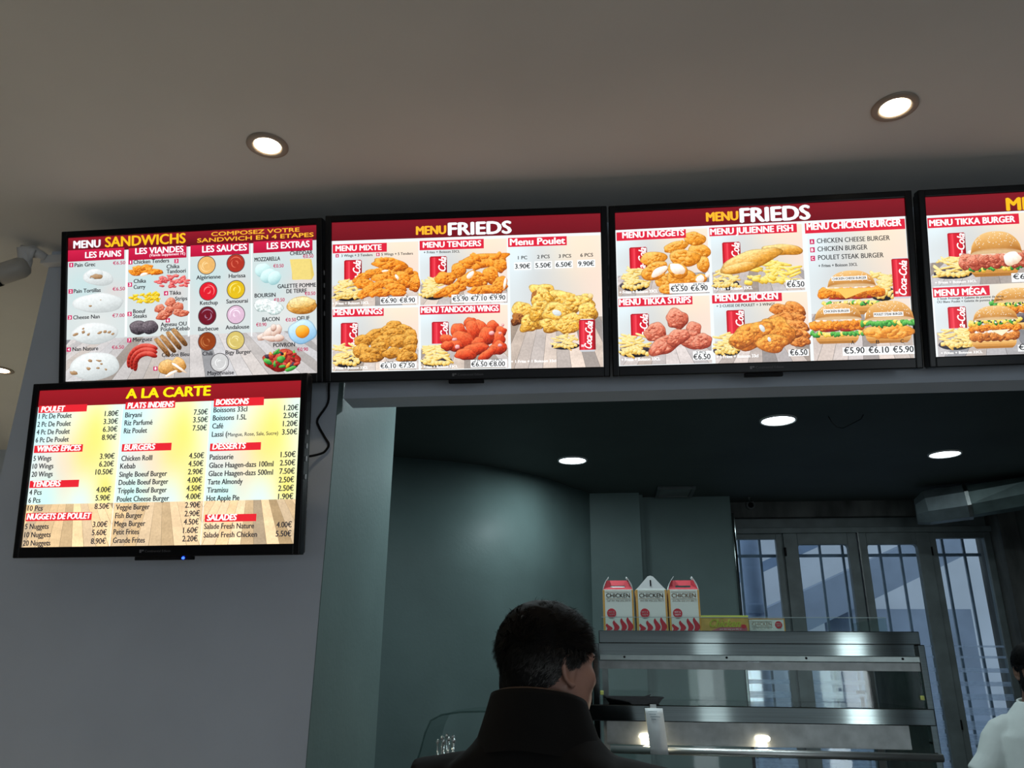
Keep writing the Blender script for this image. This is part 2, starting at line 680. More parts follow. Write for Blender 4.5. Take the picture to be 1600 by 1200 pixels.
 ["b",1349,765,26,9,-40,"pepgr"]],
5: [
 ["g",0,90,533,900,"a"],
 ["g",533,90,1067,900,"a"],
 ["g",1067,90,1600,900,"a"],
 ["w",0,662,533,900,"e2c49a",9],
 ["w",533,662,1067,900,"e2c49a",9],
 ["w",1067,662,1600,900,"e2c49a",9],
 ["r",531,95,535,900,"f4f2e8"],
 ["r",1065,95,1069,900,"f4f2e8"],
 ["r",0,0,1600,98,"961822","86121c"],
 ["t","A LA CARTE",548,1059,65,55,"f2dc14",1],
 ["r",5,90,310,133,"dc2430"],
 ["t","POULET",23,167,127,32,"fbf0f0",1,0.12],
 ["r",7,324,310,367,"dc2430"],
 ["t","WINGS EPICES",24,294,359,32,"fbf0f0",1,0.12],
 ["r",5,527,309,568,"dc2430"],
 ["t","TENDERS",22,193,561,32,"fbf0f0",1,0.12],
 ["r",6,710,408,755,"dc2430"],
 ["t","NUGGETS DE POULET",14,399,746,32,"fbf0f0",1,0.12],
 ["r",548,88,853,130,"dc2430"],
 ["t","PLATS INDIENS",562,841,124,32,"fbf0f0",1,0.12],
 ["r",551,331,851,374,"dc2430"],
 ["t","BURGERS",566,749,366,32,"fbf0f0",1,0.12],
 ["r",1086,87,1384,134,"dc2430"],
 ["t","BOISSONS",1099,1291,123,32,"fbf0f0",1,0.12],
 ["r",1082,343,1381,386,"dc2430"],
 ["t","DESSERTS",1097,1289,376,32,"fbf0f0",1,0.12],
 ["r",1081,737,1378,777,"dc2430"],
 ["t","SALADES",1094,1262,769,32,"fbf0f0",1,0.12],
 ["t","1 Pc De Poulet",13,219,167,29,"2c2c32",0.5],
 ["t","1.80€",426,510,165,30,"2c2c32",0.5],
 ["t","2 Pc De Poulet",10,219,214,29,"2c2c32",0.5],
 ["t","3.30€",423,511,211,30,"2c2c32",0.5],
 ["t","4 Pc De Poulet",11,218,260,29,"2c2c32",0.5],
 ["t","6.30€",424,512,256,30,"2c2c32",0.5],
 ["t","6 Pc De Poulet",11,217,306,29,"2c2c32",0.5],
 ["t","8.90€",423,511,303,30,"2c2c32",0.5],
 ["t","5 Wings",11,122,413,29,"2c2c32",0.5],
 ["t","3.90€",422,511,412,30,"2c2c32",0.5],
 ["t","10 Wings",11,140,458,29,"2c2c32",0.5],
 ["t","6.20€",423,511,456,30,"2c2c32",0.5],
 ["t","20 Wings",11,141,504,29,"2c2c32",0.5],
 ["t","10.50€",405,510,501,30,"2c2c32",0.5],
 ["t","4 Pcs",10,86,607,29,"2c2c32",0.5],
 ["t","4.00€",421,509,601,30,"2c2c32",0.5],
 ["t","6 Pcs",11,84,652,29,"2c2c32",0.5],
 ["t","5.90€",421,509,647,30,"2c2c32",0.5],
 ["t","10 Pcs",12,104,697,29,"2c2c32",0.5],
 ["t","8.50€",421,509,694,30,"2c2c32",0.5],
 ["t","5 Nuggets",9,153,799,29,"2c2c32",0.5],
 ["t","3.00€",421,508,794,30,"2c2c32",0.5],
 ["t","10 Nuggets",11,171,845,29,"2c2c32",0.5],
 ["t","5.60€",421,508,839,30,"2c2c32",0.5],
 ["t","20 Nuggets",8,175,891,29,"2c2c32",0.5],
 ["t","8.90€",420,508,886,30,"2c2c32",0.5],
 ["t","Biryani",554,654,177,29,"2c2c32",0.5],
 ["t","7.50€",971,1053,175,30,"2c2c32",0.5],
 ["t","Riz Parfumé",554,724,223,29,"2c2c32",0.5],
 ["t","3.50€",970,1057,219,30,"2c2c32",0.5],
 ["t","Riz Poulet",555,695,269,29,"2c2c32",0.5],
 ["t","7.50€",971,1054,266,30,"2c2c32",0.5],
 ["t","Chicken Rolll",556,741,427,29,"2c2c32",0.5],
 ["t","4.50€",962,1050,423,30,"2c2c32",0.5],
 ["t","Kebab",553,644,471,29,"2c2c32",0.5],
 ["t","4.50€",962,1049,468,30,"2c2c32",0.5],
 ["t","Single Boeuf Burger",552,838,518,29,"2c2c32",0.5],
 ["t","2.90€",963,1050,513,30,"2c2c32",0.5],
 ["t","Double Boeuf Burger",553,849,563,29,"2c2c32",0.5],
 ["t","4.00€",963,1049,559,30,"2c2c32",0.5],
 ["t","Tripple Boeuf Burger",552,844,609,29,"2c2c32",0.5],
 ["t","4.50€",962,1049,605,30,"2c2c32",0.5],
 ["t","Poulet Cheese Burger",552,862,656,29,"2c2c32",0.5],
 ["t","4.00€",961,1049,650,30,"2c2c32",0.5],
 ["t","Veggie Burger",551,751,701,29,"2c2c32",0.5],
 ["t","2.90€",961,1049,697,30,"2c2c32",0.5],
 ["t","Fish Burger",551,712,747,29,"2c2c32",0.5],
 ["t","2.90€",962,1049,744,30,"2c2c32",0.5],
 ["t","Mega Burger",551,734,792,29,"2c2c32",0.5],
 ["t","4.50€",961,1048,789,30,"2c2c32",0.5],
 ["t","Petit Frites",550,701,837,29,"2c2c32",0.5],
 ["t","1.60€",961,1047,835,30,"2c2c32",0.5],
 ["t","Grande Frites",552,740,883,29,"2c2c32",0.5],
 ["t","2.20€",960,1047,880,30,"2c2c32",0.5],
 ["t","Boissons 33cl",1089,1288,166,29,"2c2c32",0.5],
 ["t","1.20€",1506,1588,168,30,"2c2c32",0.5],
 ["t","Boissons 1.5L",1088,1287,212,29,"2c2c32",0.5],
 ["t","2.50€",1504,1588,212,30,"2c2c32",0.5],
 ["t","Café",1088,1152,258,29,"2c2c32",0.5],
 ["t","1.20€",1504,1588,258,30,"2c2c32",0.5],
 ["t","Lassi (",1089,1180,305,29,"2c2c32",0.5],
 ["t","3.50€",1501,1588,305,30,"2c2c32",0.5],
 ["t","Patisserie",1086,1224,434,29,"2c2c32",0.5],
 ["t","1.50€",1500,1585,431,30,"2c2c32",0.5],
 ["t","Glace Haagen-dazs 100ml",1086,1460,480,29,"2c2c32",0.5],
 ["t","2.50€",1498,1585,477,30,"2c2c32",0.5],
 ["t","Glace Haagen-dazs 500ml",1086,1460,526,29,"2c2c32",0.5],
 ["t","7.50€",1498,1584,523,30,"2c2c32",0.5],
 ["t","Tarte Almondy",1084,1287,572,29,"2c2c32",0.5],
 ["t","2.50€",1497,1583,570,30,"2c2c32",0.5],
 ["t","Tiramisu",1084,1205,617,29,"2c2c32",0.5],
 ["t","2.50€",1496,1583,616,30,"2c2c32",0.5],
 ["t","Hot Apple Pie",1084,1274,662,29,"2c2c32",0.5],
 ["t","1.90€",1498,1583,661,30,"2c2c32",0.5],
 ["t","Salade Fresh Nature",1082,1368,815,29,"2c2c32",0.5],
 ["t","4.00€",1497,1582,813,30,"2c2c32",0.5],
 ["t","Salade Fresh Chicken",1082,1388,861,29,"2c2c32",0.5],
 ["t","5.50€",1495,1582,861,30,"2c2c32",0.5],
 ["t","Mangue, Rose, Sale, Sucre)",1183,1478,305,20,"34343a",0.35]],
2: [
 ["r",0,0,1600,900,"e4e9ea"],
 ["g",3,130,523,510,"k"],
 ["g",533,129,1050,512,"k"],
 ["g",1066,128,1599,900,"k"],
 ["g",5,524,521,894,"k"],
 ["g",535,523,1050,894,"k"],
 ["w",3,380,523,510,"c0b4ac",8],
 ["w",533,381,1050,512,"c0b4ac",8],
 ["w",1066,606,1599,900,"c0b4ac",8],
 ["w",5,768,521,894,"c0b4ac",8],
 ["w",535,767,1050,894,"c0b4ac",8],
 ["r",0,0,1600,112,"7c1420","6a0e1a"],
 ["t","MENU",513,688,90,49,"f5b02c",1],
 ["t","FRIEDS",706,1075,99,72,"eef6fa",1],
 ["r",5,133,334,187,"d3223a"],
 ["t","MENU MIXTE",24,301,174,32,"fafafa",0.8],
 ["r",531,128,914,185,"d3223a"],
 ["t","MENU TENDERS",552,897,170,33,"fafafa",0.8],
 ["r",1058,128,1402,182,"d3223a"],
 ["t","Menu Poulet",1070,1391,172,38,"fafafa",0.8],
 ["r",5,525,314,571,"d3223a"],
 ["t","MENU WINGS",11,305,559,32,"fafafa",0.8],
 ["r",531,520,1005,570,"d3223a"],
 ["t","MENU TANDOORI WINGS",539,996,559,33,"fafafa",0.8],
 ["r",23,192,43,212,"c4285e"],
 ["t","A",29,37,208,12,"ffffff",0.5],
 ["r",270,192,290,212,"c4285e"],
 ["t","B",276,284,208,12,"ffffff",0.5],
 ["t","3 Wings + 3 Tenders",58,247,210,15,"1c1c20",0.45],
 ["t","5 Wings + 5 Tenders",301,491,209,15,"1c1c20",0.45],
 ["t","+ Frites + Boisson 33CL",556,771,205,14,"1c1c20",0.45],
 ["c",75,225,182,351,0],
 ["c",591,219,694,357,0],
 ["c",55,602,159,752,0],
 ["c",601,609,702,744,0],
 ["f",99,408,169,129,"fries"],
 ["f",612,414,147,129,"fries"],
 ["f",95,801,169,133,"fries"],
 ["f",629,811,175,133,"fries"],
 ["b",479,337,46,37,35,"fried"],
 ["b",435,300,65,26,10,"fried"],
 ["b",353,264,107,39,10,"fried"],
 ["b",500,384,39,48,30,"fried"],
 ["b",259,313,67,26,-8,"fried"],
 ["b",363,327,65,26,12,"fried"],
 ["b",193,340,67,30,-20,"fried"],
 ["b",314,351,72,32,8,"fried"],
 ["b",429,362,56,48,35,"fried"],
 ["b",198,378,63,30,5,"fried"],
 ["b",352,382,70,28,6,"fried"],
 ["b",259,401,76,32,-14,"fried"],
 ["b",209,433,59,26,-25,"fried"],
 ["b",390,408,67,28,8,"fried"],
 ["b",297,435,70,27,-6,"fried"],
 ["b",401,438,49,24,5,"fried"],
 ["b",325,304,21,6,-5,"white"],
 ["b",396,343,19,8,60,"white"],
 ["b",917,259,142,43,-8,"fried"],
 ["b",1009,294,41,43,30,"fried"],
 ["b",763,317,50,43,-40,"fried"],
 ["b",686,359,67,39,-8,"fried"],
 ["b",954,348,52,50,30,"fried"],
 ["b",872,375,72,50,5,"fried"],
 ["b",785,386,109,32,-32,"fried"],
 ["b",1008,398,43,43,-20,"fried"],
 ["b",719,432,104,30,-12,"fried"],
 ["b",915,434,98,26,-2,"fried"],
 ["b",997,425,56,35,-25,"fried"],
 ["b",1037,399,9,32,10,"white"],
 ["b",834,344,15,28,40,"white"],
 ["b",379,632,52,30,5,"wing"],
 ["b",335,664,65,35,-10,"wing"],
 ["b",444,667,56,39,30,"wing"],
 ["b",258,694,76,39,-30,"wing"],
 ["b",367,686,67,37,-12,"wing"],
 ["b",477,695,39,43,20,"wing"],
 ["b",192,720,56,37,0,"wing"],
 ["b",307,728,76,35,-25,"wing"],
 ["b",411,726,67,41,-8,"wing"],
 ["b",477,733,46,43,-30,"wing"],
 ["b",187,780,54,46,10,"wing"],
 ["b",291,766,63,37,-20,"wing"],
 ["b",247,798,78,41,15,"wing"],
 ["b",367,795,61,32,-8,"wing"],
 ["b",455,787,63,37,-20,"wing"],
 ["b",482,820,39,30,0,"wing"],
 ["b",225,824,60,26,8,"wing"],
 ["b",443,819,54,28,-15,"wing"],
 ["b",832,628,37,37,30,"tand"],
 ["b",761,675,50,46,20,"tand"],
 ["b",891,668,43,57,-20,"tand"],
 ["b",962,653,37,37,0,"tand"],
 ["b",1011,682,32,32,20,"tand"],
 ["b",848,677,39,72,-20,"tand"],
 ["b",695,722,48,28,10,"tand"],
 ["b",994,730,39,54,10,"tand"],
 ["b",923,712,46,65,25,"tand"],
 ["b",793,730,78,46,35,"tand"],
 ["b",880,749,39,39,0,"tand"],
 ["b",738,761,54,35,10,"tand"],
 ["b",695,760,39,28,-10,"tand"],
 ["b",858,786,87,37,-8,"tand"],
 ["b",993,779,50,43,-20,"tand"],
 ["b",803,812,61,37,0,"tand"],
 ["b",928,815,63,28,-35,"tand"],
 ["b",1022,644,9,9,0,"bone"],
 ["b",1005,692,10,8,0,"bone"],
 ["b",738,723,15,10,0,"bone"],
 ["b",754,767,15,13,0,"bone"],
 ["b",956,691,17,13,0,"bone"],
 ["b",1004,763,13,10,0,"bone"],
 ["b",1274,460,82,52,20,"poulet"],
 ["b",1381,507,98,54,5,"poulet"],
 ["b",1500,505,49,28,-25,"poulet"],
 ["b",1241,481,43,57,60,"crust"],
 ["b",1257,503,63,65,30,"poulet"],
 ["b",1457,536,98,49,-10,"poulet"],
 ["b",1515,587,63,57,0,"poulet"],
 ["b",1142,576,67,63,0,"poulet"],
 ["b",1109,614,32,46,70,"crust"],
 ["b",1196,632,72,61,-30,"poulet"],
 ["b",1240,568,56,68,30,"poulet"],
 ["b",1348,593,94,70,10,"poulet"],
 ["b",1304,657,65,43,0,"poulet"],
 ["b",1423,638,78,57,-20,"poulet"],
 ["b",1401,670,65,39,0,"poulet"],
 ["b",1337,582,28,17,20,"pale"],
 ["b",1533,489,15,17,0,"galtop"],
 ["f",1383,751,153,87,"fries"],
 ["c",1463,622,1557,812,1],
 ["r",299,462,520,506,"eef0f0"],
 ["t","A",344,355,471,11,"1c1c20",0.45],
 ["t","€6.90",303,396,498,27,"16161a",0.4],
 ["t","B",456,466,470,11,"1c1c20",0.45],
 ["t","€8.90",415,506,498,27,"16161a",0.4],
 ["r",723,460,1047,508,"eef0f0"],
 ["t","4 PCS",753,803,473,12,"1c1c20",0.45],
 ["t","6 PCS",860,910,472,12,"1c1c20",0.45],
 ["t","10 PCS",961,1020,471,12,"1c1c20",0.45],
 ["t","€5.90",729,821,499,26,"16161a",0.4],
 ["t","€7.10",838,931,499,26,"16161a",0.4],
 ["t","€9.90",947,1039,497,26,"16161a",0.4],
 ["r",296,848,514,888,"eef0f0"],
 ["t","6 PCS",325,376,856,12,"1c1c20",0.45],
 ["t","10 PCS",427,487,856,12,"1c1c20",0.45],
 ["t","€6.10",300,392,884,26,"16161a",0.4],
 ["t","€7.50",410,502,883,26,"16161a",0.4],
 ["r",832,846,1045,891,"eef0f0"],
 ["t","5 PCS",855,906,856,12,"1c1c20",0.45],
 ["t","10 PCS",957,1017,855,12,"1c1c20",0.45],
 ["t","€6.50",836,928,885,27,"16161a",0.4],
 ["t","€8.00",940,1032,885,27,"16161a",0.4],
 ["r",403,467,407,500,"b8b8b8"],
 ["r",831,465,834,503,"b8b8b8"],
 ["r",942,464,945,501,"b8b8b8"],
 ["r",402,853,405,886,"b8b8b8"],
 ["r",934,851,937,886,"b8b8b8"],
 ["t","+ Frites + Boisson 33CL",11,231,501,15,"fbfaf8",0.7],
 ["t","+ Frites + Boisson 33CL",11,225,885,15,"fbfaf8",0.7],
 ["t","+ Frites + Boisson 33CL",538,756,889,15,"fbfaf8",0.7],
 ["t","+ 1 Frite + 1 Boisson 33cl",1068,1328,868,15,"fbfaf8",0.7],
 ["t","1 PC",1117,1170,263,20,"26262a",0.5],
 ["t","2 PCS",1229,1301,261,20,"26262a",0.5],
 ["t","3 PCS",1354,1426,261,20,"26262a",0.5],
 ["t","6 PCS",1480,1552,259,20,"26262a",0.5],
 ["r",1093,280,1194,326,"eef2f2"],
 ["t","3.90€",1099,1187,317,27,"26262a",0.5],
 ["r",1212,278,1314,323,"eef2f2"],
 ["t","5.50€",1218,1308,315,27,"26262a",0.5],
 ["r",1331,278,1435,322,"eef2f2"],
 ["t","6.50€",1337,1428,314,27,"26262a",0.5],
 ["r",1461,277,1564,321,"eef2f2"],
 ["t","9.90€",1467,1557,313,27,"26262a",0.5]],
3: [
 ["r",0,0,1600,900,"e4e9ea"],
 ["g",5,116,521,495,"k"],
 ["g",539,118,1043,498,"k"],
 ["g",1071,124,1597,900,"k"],
 ["g",6,508,519,895,"k"],
 ["g",538,508,1053,899,"k"],
 ["w",5,373,521,495,"bcb2ae",8],
 ["w",539,376,1043,498,"bcb2ae",8],
 ["w",1071,636,1597,900,"bcb2ae",8],
 ["w",6,771,519,895,"bcb2ae",8],
 ["w",538,773,1053,899,"bcb2ae",8],
 ["r",0,0,1600,103,"7c1420","6a0e1a"],
 ["t","MENU",520,694,77,51,"f5b02c",1],
 ["t","FRIEDS",710,1088,92,80,"eef6fa",1],
 ["b",473,250,63,44,10,"nugget"],
 ["b",448,175,61,42,10,"nugget"],
 ["b",342,218,72,33,-12,"nugget"],
 ["b",491,327,37,47,0,"nugget"],
 ["r",5,117,400,168,"d3223a"],
 ["t","MENU NUGGETS",40,389,153,34,"fafafa",0.8],
 ["r",532,115,1015,166,"d3223a"],
 ["t","MENU JULIENNE FISH",538,993,157,35,"fafafa",0.8],
 ["r",1059,117,1595,176,"d3223a"],
 ["t","MENU CHICKEN BURGER",1070,1575,156,39,"fafafa",0.8],
 ["r",6,509,423,557,"d3223a"],
 ["t","MENU TIKKA STRIPS",11,413,547,35,"fafafa",0.8],
 ["r",532,509,915,557,"d3223a"],
 ["t","MENU CHICKEN",550,892,545,38,"fafafa",0.8],
 ["t","+ 2 CUISSE DE POULET + 3 WINGS",555,875,580,15,"1c1c20",0.45],
 ["r",1081,210,1106,239,"c4285e"],
 ["t","A",1088,1098,233,17,"ffffff",0.5],
 ["r",1081,257,1106,286,"c4285e"],
 ["t","B",1087,1098,280,17,"ffffff",0.5],
 ["r",1081,306,1105,335,"c4285e"],
 ["t","C",1087,1098,329,17,"ffffff",0.5],
 ["t","CHICKEN CHEESE BURGER",1120,1510,235,27,"202024",0.3],
 ["t","CHICKEN BURGER",1121,1388,282,27,"202024",0.3],
 ["t","POULET STEAK BURGER",1122,1471,331,27,"202024",0.3],
 ["t","+ Frites + Boisson 33CL",1121,1330,373,17,"1c1c20",0.45],
 ["c",76,205,176,340,0],
 ["c",600,200,700,336,0],
 ["c",72,595,175,731,0],
 ["c",607,594,706,736,0],
 ["f",103,398,165,132,"fries"],
 ["f",612,418,143,123,"fries"],
 ["f",93,782,176,132,"fries"],
 ["f",600,792,143,129,"fries"],
 ["b",212,283,77,42,-3,"nugget"],
 ["b",388,287,86,51,8,"nugget"],
 ["b",278,412,66,35,-20,"nugget"],
 ["b",368,404,86,56,10,"nugget"],
 ["b",287,465,52,30,0,"nugget"],
 ["b",217,356,83,49,-22,"nugget"],
 ["b",347,359,63,42,25,"nugget"],
 ["b",473,412,35,30,-10,"nugget"],
 ["b",242,360,50,23,-33,"white"],
 ["b",345,350,48,28,28,"white"],
 ["b",470,414,24,23,-20,"white"],
 ["b",511,392,13,16,0,"white"],
 ["f",865,390,341,141,"fries2"],
 ["b",931,265,110,33,4,"fish"],
 ["b",748,319,176,54,-19,"fish"],
 ["b",691,359,99,30,-12,"fish"],
 ["b",332,639,63,59,0,"tikka"],
 ["b",210,713,63,56,-15,"tikka"],
 ["b",422,705,44,49,0,"tikka"],
 ["b",401,760,77,51,15,"tikka"],
 ["b",466,774,59,44,-15,"tikka"],
 ["b",266,784,105,51,-28,"tikka"],
 ["b",334,746,66,47,-20,"tikka"],
 ["b",899,607,55,35,10,"wing2"],
 ["b",981,608,61,40,25,"wing2"],
 ["b",984,656,52,25,10,"wing2"],
 ["b",897,668,77,42,-5,"wing2"],
 ["b",987,700,66,30,15,"wing2"],
 ["b",1012,752,46,28,20,"wing2"],
 ["b",994,791,63,28,10,"wing2"],
 ["b",958,739,55,33,10,"wing2"],
 ["b",872,736,99,89,20,"chick"],
 ["b",736,750,123,73,-22,"chick"],
 ["b",848,797,88,51,5,"chick"],
 ["b",686,769,77,47,-10,"chick"],
 ["b",797,710,13,23,-30,"pale"],
 ["b",833,774,9,14,-20,"pale"],
 ["f",1451,495,132,159,"fries"],
 ["c",1505,341,1596,570,1],
 ["u",1277,574,227,77,"bunb"],
 ["u",1277,568,296,35,"lettuce2"],
 ["u",1279,540,238,28,"tomato"],
 ["u",1281,494,330,66,"pattyf"],
 ["u",1282,480,251,23,"mayo"],
 ["u",1286,403,259,92,"bunt"],
 ["r",1182,435,1371,458,"f2f0ec"],
 ["t","CHICKEN CHEESE BURGER",1187,1366,453,13,"202020",0.5],
 ["p","eebf5e",1131,499,1429,507,1343,526,1251,561,1216,521],
 ["u",1195,755,232,54,"bunb"],
 ["u",1196,736,277,37,"lettuce"],
 ["u",1197,718,224,28,"tomato"],
 ["u",1199,678,275,61,"pattyf"],
 ["u",1200,660,227,25,"mayo"],
 ["u",1204,585,251,92,"bunt"],
 ["r",1128,617,1268,642,"f2f0ec"],
 ["t","CHICKEN BURGER",1133,1263,636,13,"202020",0.5],
 ["u",1462,761,239,54,"bunb"],
 ["u",1465,714,282,77,"pattys"],
 ["u",1467,678,287,51,"lettuce"],
 ["u",1468,649,242,42,"mayo"],
 ["u",1472,581,259,108,"bunt"],
 ["r",1390,645,1546,669,"f2f0ec"],
 ["t","POULET STEAK BURGER",1394,1541,663,13,"202020",0.5],
 ["r",295,438,518,495,"eef0f0"],
 ["t","6 PCS",325,375,455,13,"1c1c20",0.45],
 ["t","10 PCS",431,492,455,13,"1c1c20",0.45],
 ["t","€5.50",302,395,484,30,"16161a",0.4],
 ["t","€6.90",413,506,485,30,"16161a",0.4],
 ["r",934,444,1041,491,"eef0f0"],
 ["t","1 PC",960,1002,455,13,"1c1c20",0.45],
 ["t","€6.50",939,1033,485,30,"16161a",0.4],
 ["r",412,830,516,881,"eef0f0"],
 ["t","5 PCS",432,484,844,13,"1c1c20",0.45],
 ["t","€6.50",414,507,877,30,"16161a",0.4],
 ["r",930,837,1038,874,"eef0f0"],
 ["t","€6.50",938,1030,869,31,"16161a",0.4],
 ["r",1217,834,1590,880,"eef0f0"],
 ["t","€5.90",1225,1331,868,33,"16161a",0.4],
 ["t","€6.10",1353,1459,869,33,"16161a",0.4],
 ["t","€5.90",1480,1586,870,33,"16161a",0.4],
 ["r",402,446,404,486,"b0b0b0"],
 ["r",1343,834,1345,877,"b0b0b0"],
 ["r",1471,835,1472,876,"b0b0b0"],
 ["t","A",1264,1281,818,21,"16161a",0.3],
 ["t","B",1395,1412,819,21,"16161a",0.3],
 ["t","C",1522,1538,819,21,"16161a",0.3],
 ["t","+ Frites + Boisson 33CL",13,228,486,17,"fbfaf8",0.7],
 ["t","+ Frites + Boisson 33CL",540,752,488,17,"fbfaf8",0.7],
 ["t","+ Frites + Boisson 33CL",14,230,875,17,"fbfaf8",0.7],
 ["t","+ 1 Frites + Boisson 33cl",540,767,874,17,"fbfaf8",0.7]],
4: [
 ["r",0,0,1600,900,"e4e9ea"],
 ["g",5,113,489,508,"k"],
 ["g",14,512,490,904,"k"],
 ["g",560,112,1590,890,"k"],
 ["w",560,600,1590,890,"bcb2ae",10],
 ["g",5,115,620,519,"k"],
 ["w",5,373,620,519,"aaa4a2",7],
 ["g",15,507,620,910,"k"],
 ["w",15,764,620,910,"aaa4a2",7],
 ["r",0,0,1600,105,"7c1420","6a0e1a"],
 ["t","MENU",429,715,99,69,"f0b41c",1],
 ["r",6,119,486,177,"d3223a"],
 ["t","MENU TIKKA BURGER",17,464,165,34,"fafafa",0.8],
 ["r",10,514,306,569,"d3223a"],
 ["t","MENU MÉGA",19,287,561,35,"fafafa",0.8],
 ["c",106,205,198,353,0],
 ["c",80,620,175,745,0],
 ["f",123,405,202,120,"fries"],
 ["f",114,802,185,116,"fries"],
 ["u",339,395,256,69,"bunb"],
 ["u",340,391,283,46,"lettuce"],
 ["u",344,330,351,93,"tikkap"],
 ["u",345,318,270,26,"mayo"],
 ["u",352,214,270,125,"bunt"],
 ["b",431,371,44,40,0,"white"],
 ["u",422,727,227,37,"bunb"],
 ["u",426,673,240,55,"pattys2"],
 ["u",429,632,253,46,"pattyf"],
 ["u",432,600,265,41,"lettuce2"],
 ["u",436,535,240,79,"bunt"],
 ["u",304,817,232,46,"bunb"],
 ["u",307,767,244,57,"pattyd"],
 ["u",308,762,195,18,"mayo"],
 ["u",310,728,257,44,"pattyf"],
 ["u",313,692,264,46,"lettuce2"],
 ["u",317,630,232,79,"bunt"],
 ["p","eee2c0",288,766,386,762,343,797],
 ["t","2 Steak Fromage + Galette de pomme de terre",22,366,586,12,"1c1c20",0.45],
 ["t","OU Blanc Poulet + Galette de pomme de terre",21,360,604,12,"1c1c20",0.45],
 ["r",415,455,574,505,"eef0f0"],
 ["t","€6.10",423,550,489,28,"16161a",0.4],
 ["r",420,850,571,887,"eef0f0"],
 ["t","€6.90",424,547,879,30,"16161a",0.4],
 ["t","+ Frites + Boisson 33CL",17,233,496,13,"fbfaf8",0.7],
 ["t","+ Frites + Boisson 33CL",22,237,888,13,"fbfaf8",0.7],
 ["g",640,112,1090,490,"k"],
 ["w",640,361,1090,490,"bcb2ae",6],
 ["g",1110,112,1590,490,"k"],
 ["w",1110,361,1590,490,"bcb2ae",6],
 ["g",640,505,1090,892,"k"],
 ["w",640,760,1090,892,"bcb2ae",6],
 ["g",1110,505,1590,892,"k"],
 ["w",1110,760,1590,892,"bcb2ae",6],
 ["u",860,375,230,50,"bunb"],
 ["u",860,340,250,50,"pattys"],
 ["u",860,310,260,40,"lettuce"],
 ["u",860,288,225,30,"mayo"],
 ["u",860,200,240,100,"bunt"],
 ["u",1350,375,230,50,"bunb"],
 ["u",1350,340,250,50,"pattys"],
 ["u",1350,310,260,40,"lettuce"],
 ["u",1350,288,225,30,"mayo"],
 ["u",1350,200,240,100,"bunt"],
 ["f",760,760,190,120,"fries"],
 ["b",870,690,90,45,-10,"fried"],
 ["b",960,730,80,45,20,"fried"],
 ["b",880,780,100,44,-15,"fried"],
 ["b",980,800,70,40,5,"fried"],
 ["b",940,650,60,40,15,"fried"],
 ["f",1260,760,190,120,"fries"],
 ["b",1370,690,90,45,-10,"fried"],
 ["b",1460,730,80,45,20,"fried"],
 ["b",1380,780,100,44,-15,"fried"],
 ["b",1480,800,70,40,5,"fried"],
 ["b",1440,650,60,40,15,"fried"]]}
#            base      light     dark    lumps grain
STYLE = {
    'fried': ('ee8a1e', 'fbb04a', '9c420c', .2, .7), 'wing': ('cc8424', 'ecb253', '70400e', .14, .7), 'wing2': ('d0752a', 'f0a658', '7a360e', .14, .8),
    'chick': ('d8802a', 'f2b050', '9a4c12', .16, .85), 'tand': ('d03c18', 'f27a48', '6c1206', .14, .45), 'bone': ('e6a0a0', 'f6d0c8', 'b85050', .1, .3),
    'poulet': ('e6aa38', 'fbdc80', '8c5414', .24, .8), 'crust': ('8a4a20', 'c07c3a', '381408', .2, .8), 'white': ('f6e8dc', 'ffffff', 'e0c0a0', .14, .2),
    'pale': ('d6dcdc', 'e8ecec', 'bcc2c2', .06, .15), 'toast': ('a88460', 'c4a482', '8a6844', .25, .3), 'red': ('e05a5c', 'f49a92', 'aa2430', .15, .4),
    'curry': ('f0cc1c', 'fbe666', 'b88a08', .15, .4), 'tikka': ('cf6a50', 'eea488', '8c3020', .14, .6), 'steak': ('5a5058', '7e747a', '2a242a', .05, .8),
    'merguez': ('bc3026', 'e2685a', '6c100e', .03, .2), 'kebab': ('96683c', 'c49866', '4a2c14', .06, .8), 'cordon': ('d8a058', 'f0c888', '9a6428', .1, .5),
    'mozza': ('bfe0e0', 'd8f2f2', '96c0c4', .05, .1), 'boursin': ('dbe6e4', 'f4fafa', 'b4c6c4', .14, .8), 'galette': ('dca048', 'f2cf86', 'a0621c', .06, .6),
    'galtop': ('ecd08a', 'f8e6b0', 'd0a050', .08, .6), 'bacon': ('dcc0b0', 'f4e6de', 'a87868', .12, .2), 'eggw': ('a8d0ea', 'cce8f6', '84b2d4', .1, .1),
    'yolk': ('f0a028', 'fac85a', 'cc7410', .02, .1), 'peprd': ('b02a24', 'd85a44', '661010', .2, .4), 'pepgr': ('3e9a3c', '76cc62', '1a5a22', .16, .3),
    'pepor': ('e08a28', 'f4b85c', 'a85210', .12, .2), 'cherry': ('8a1a1c', 'c04038', '480a0c', .08, .2), 'olive': ('2a2430', '5a5060', '0c0a10', .04, .1),
    'nugget': ('eb9a30', 'f8c468', 'b8640f', .08, .55), 'fish': ('e2a240', 'f8dc92', 'b06e18', .12, .5), 'fry': ('efcf72', 'fbe9ac', 'c89432', .02, .1),
    'fry2': ('f2d455', 'fbea98', 'cc9c28', .02, .1), 'seed': ('faf0d8', 'ffffff', 'e8d4a8', .0, .0),
}
SAUCE = {'sa': ('dfae66', 'f0cc90'), 'sb': ('a83224', 'd0604a'), 'sc': ('d41c2c', 'f4787a'), 'sd': ('d8b41c', 'f0dc70'), 'se': ('6a1424', '9c7088'),
         'sf': ('d4b4ca', 'f2e0ee'), 'sg': ('8c3c18', 'b46a3c'), 'sh': ('cdb968', 'e6da9c'), 'si': ('c6c6c6', 'e2e2e2')}
SW, SH = 0.698, 0.3925
U = SW / 1600.0


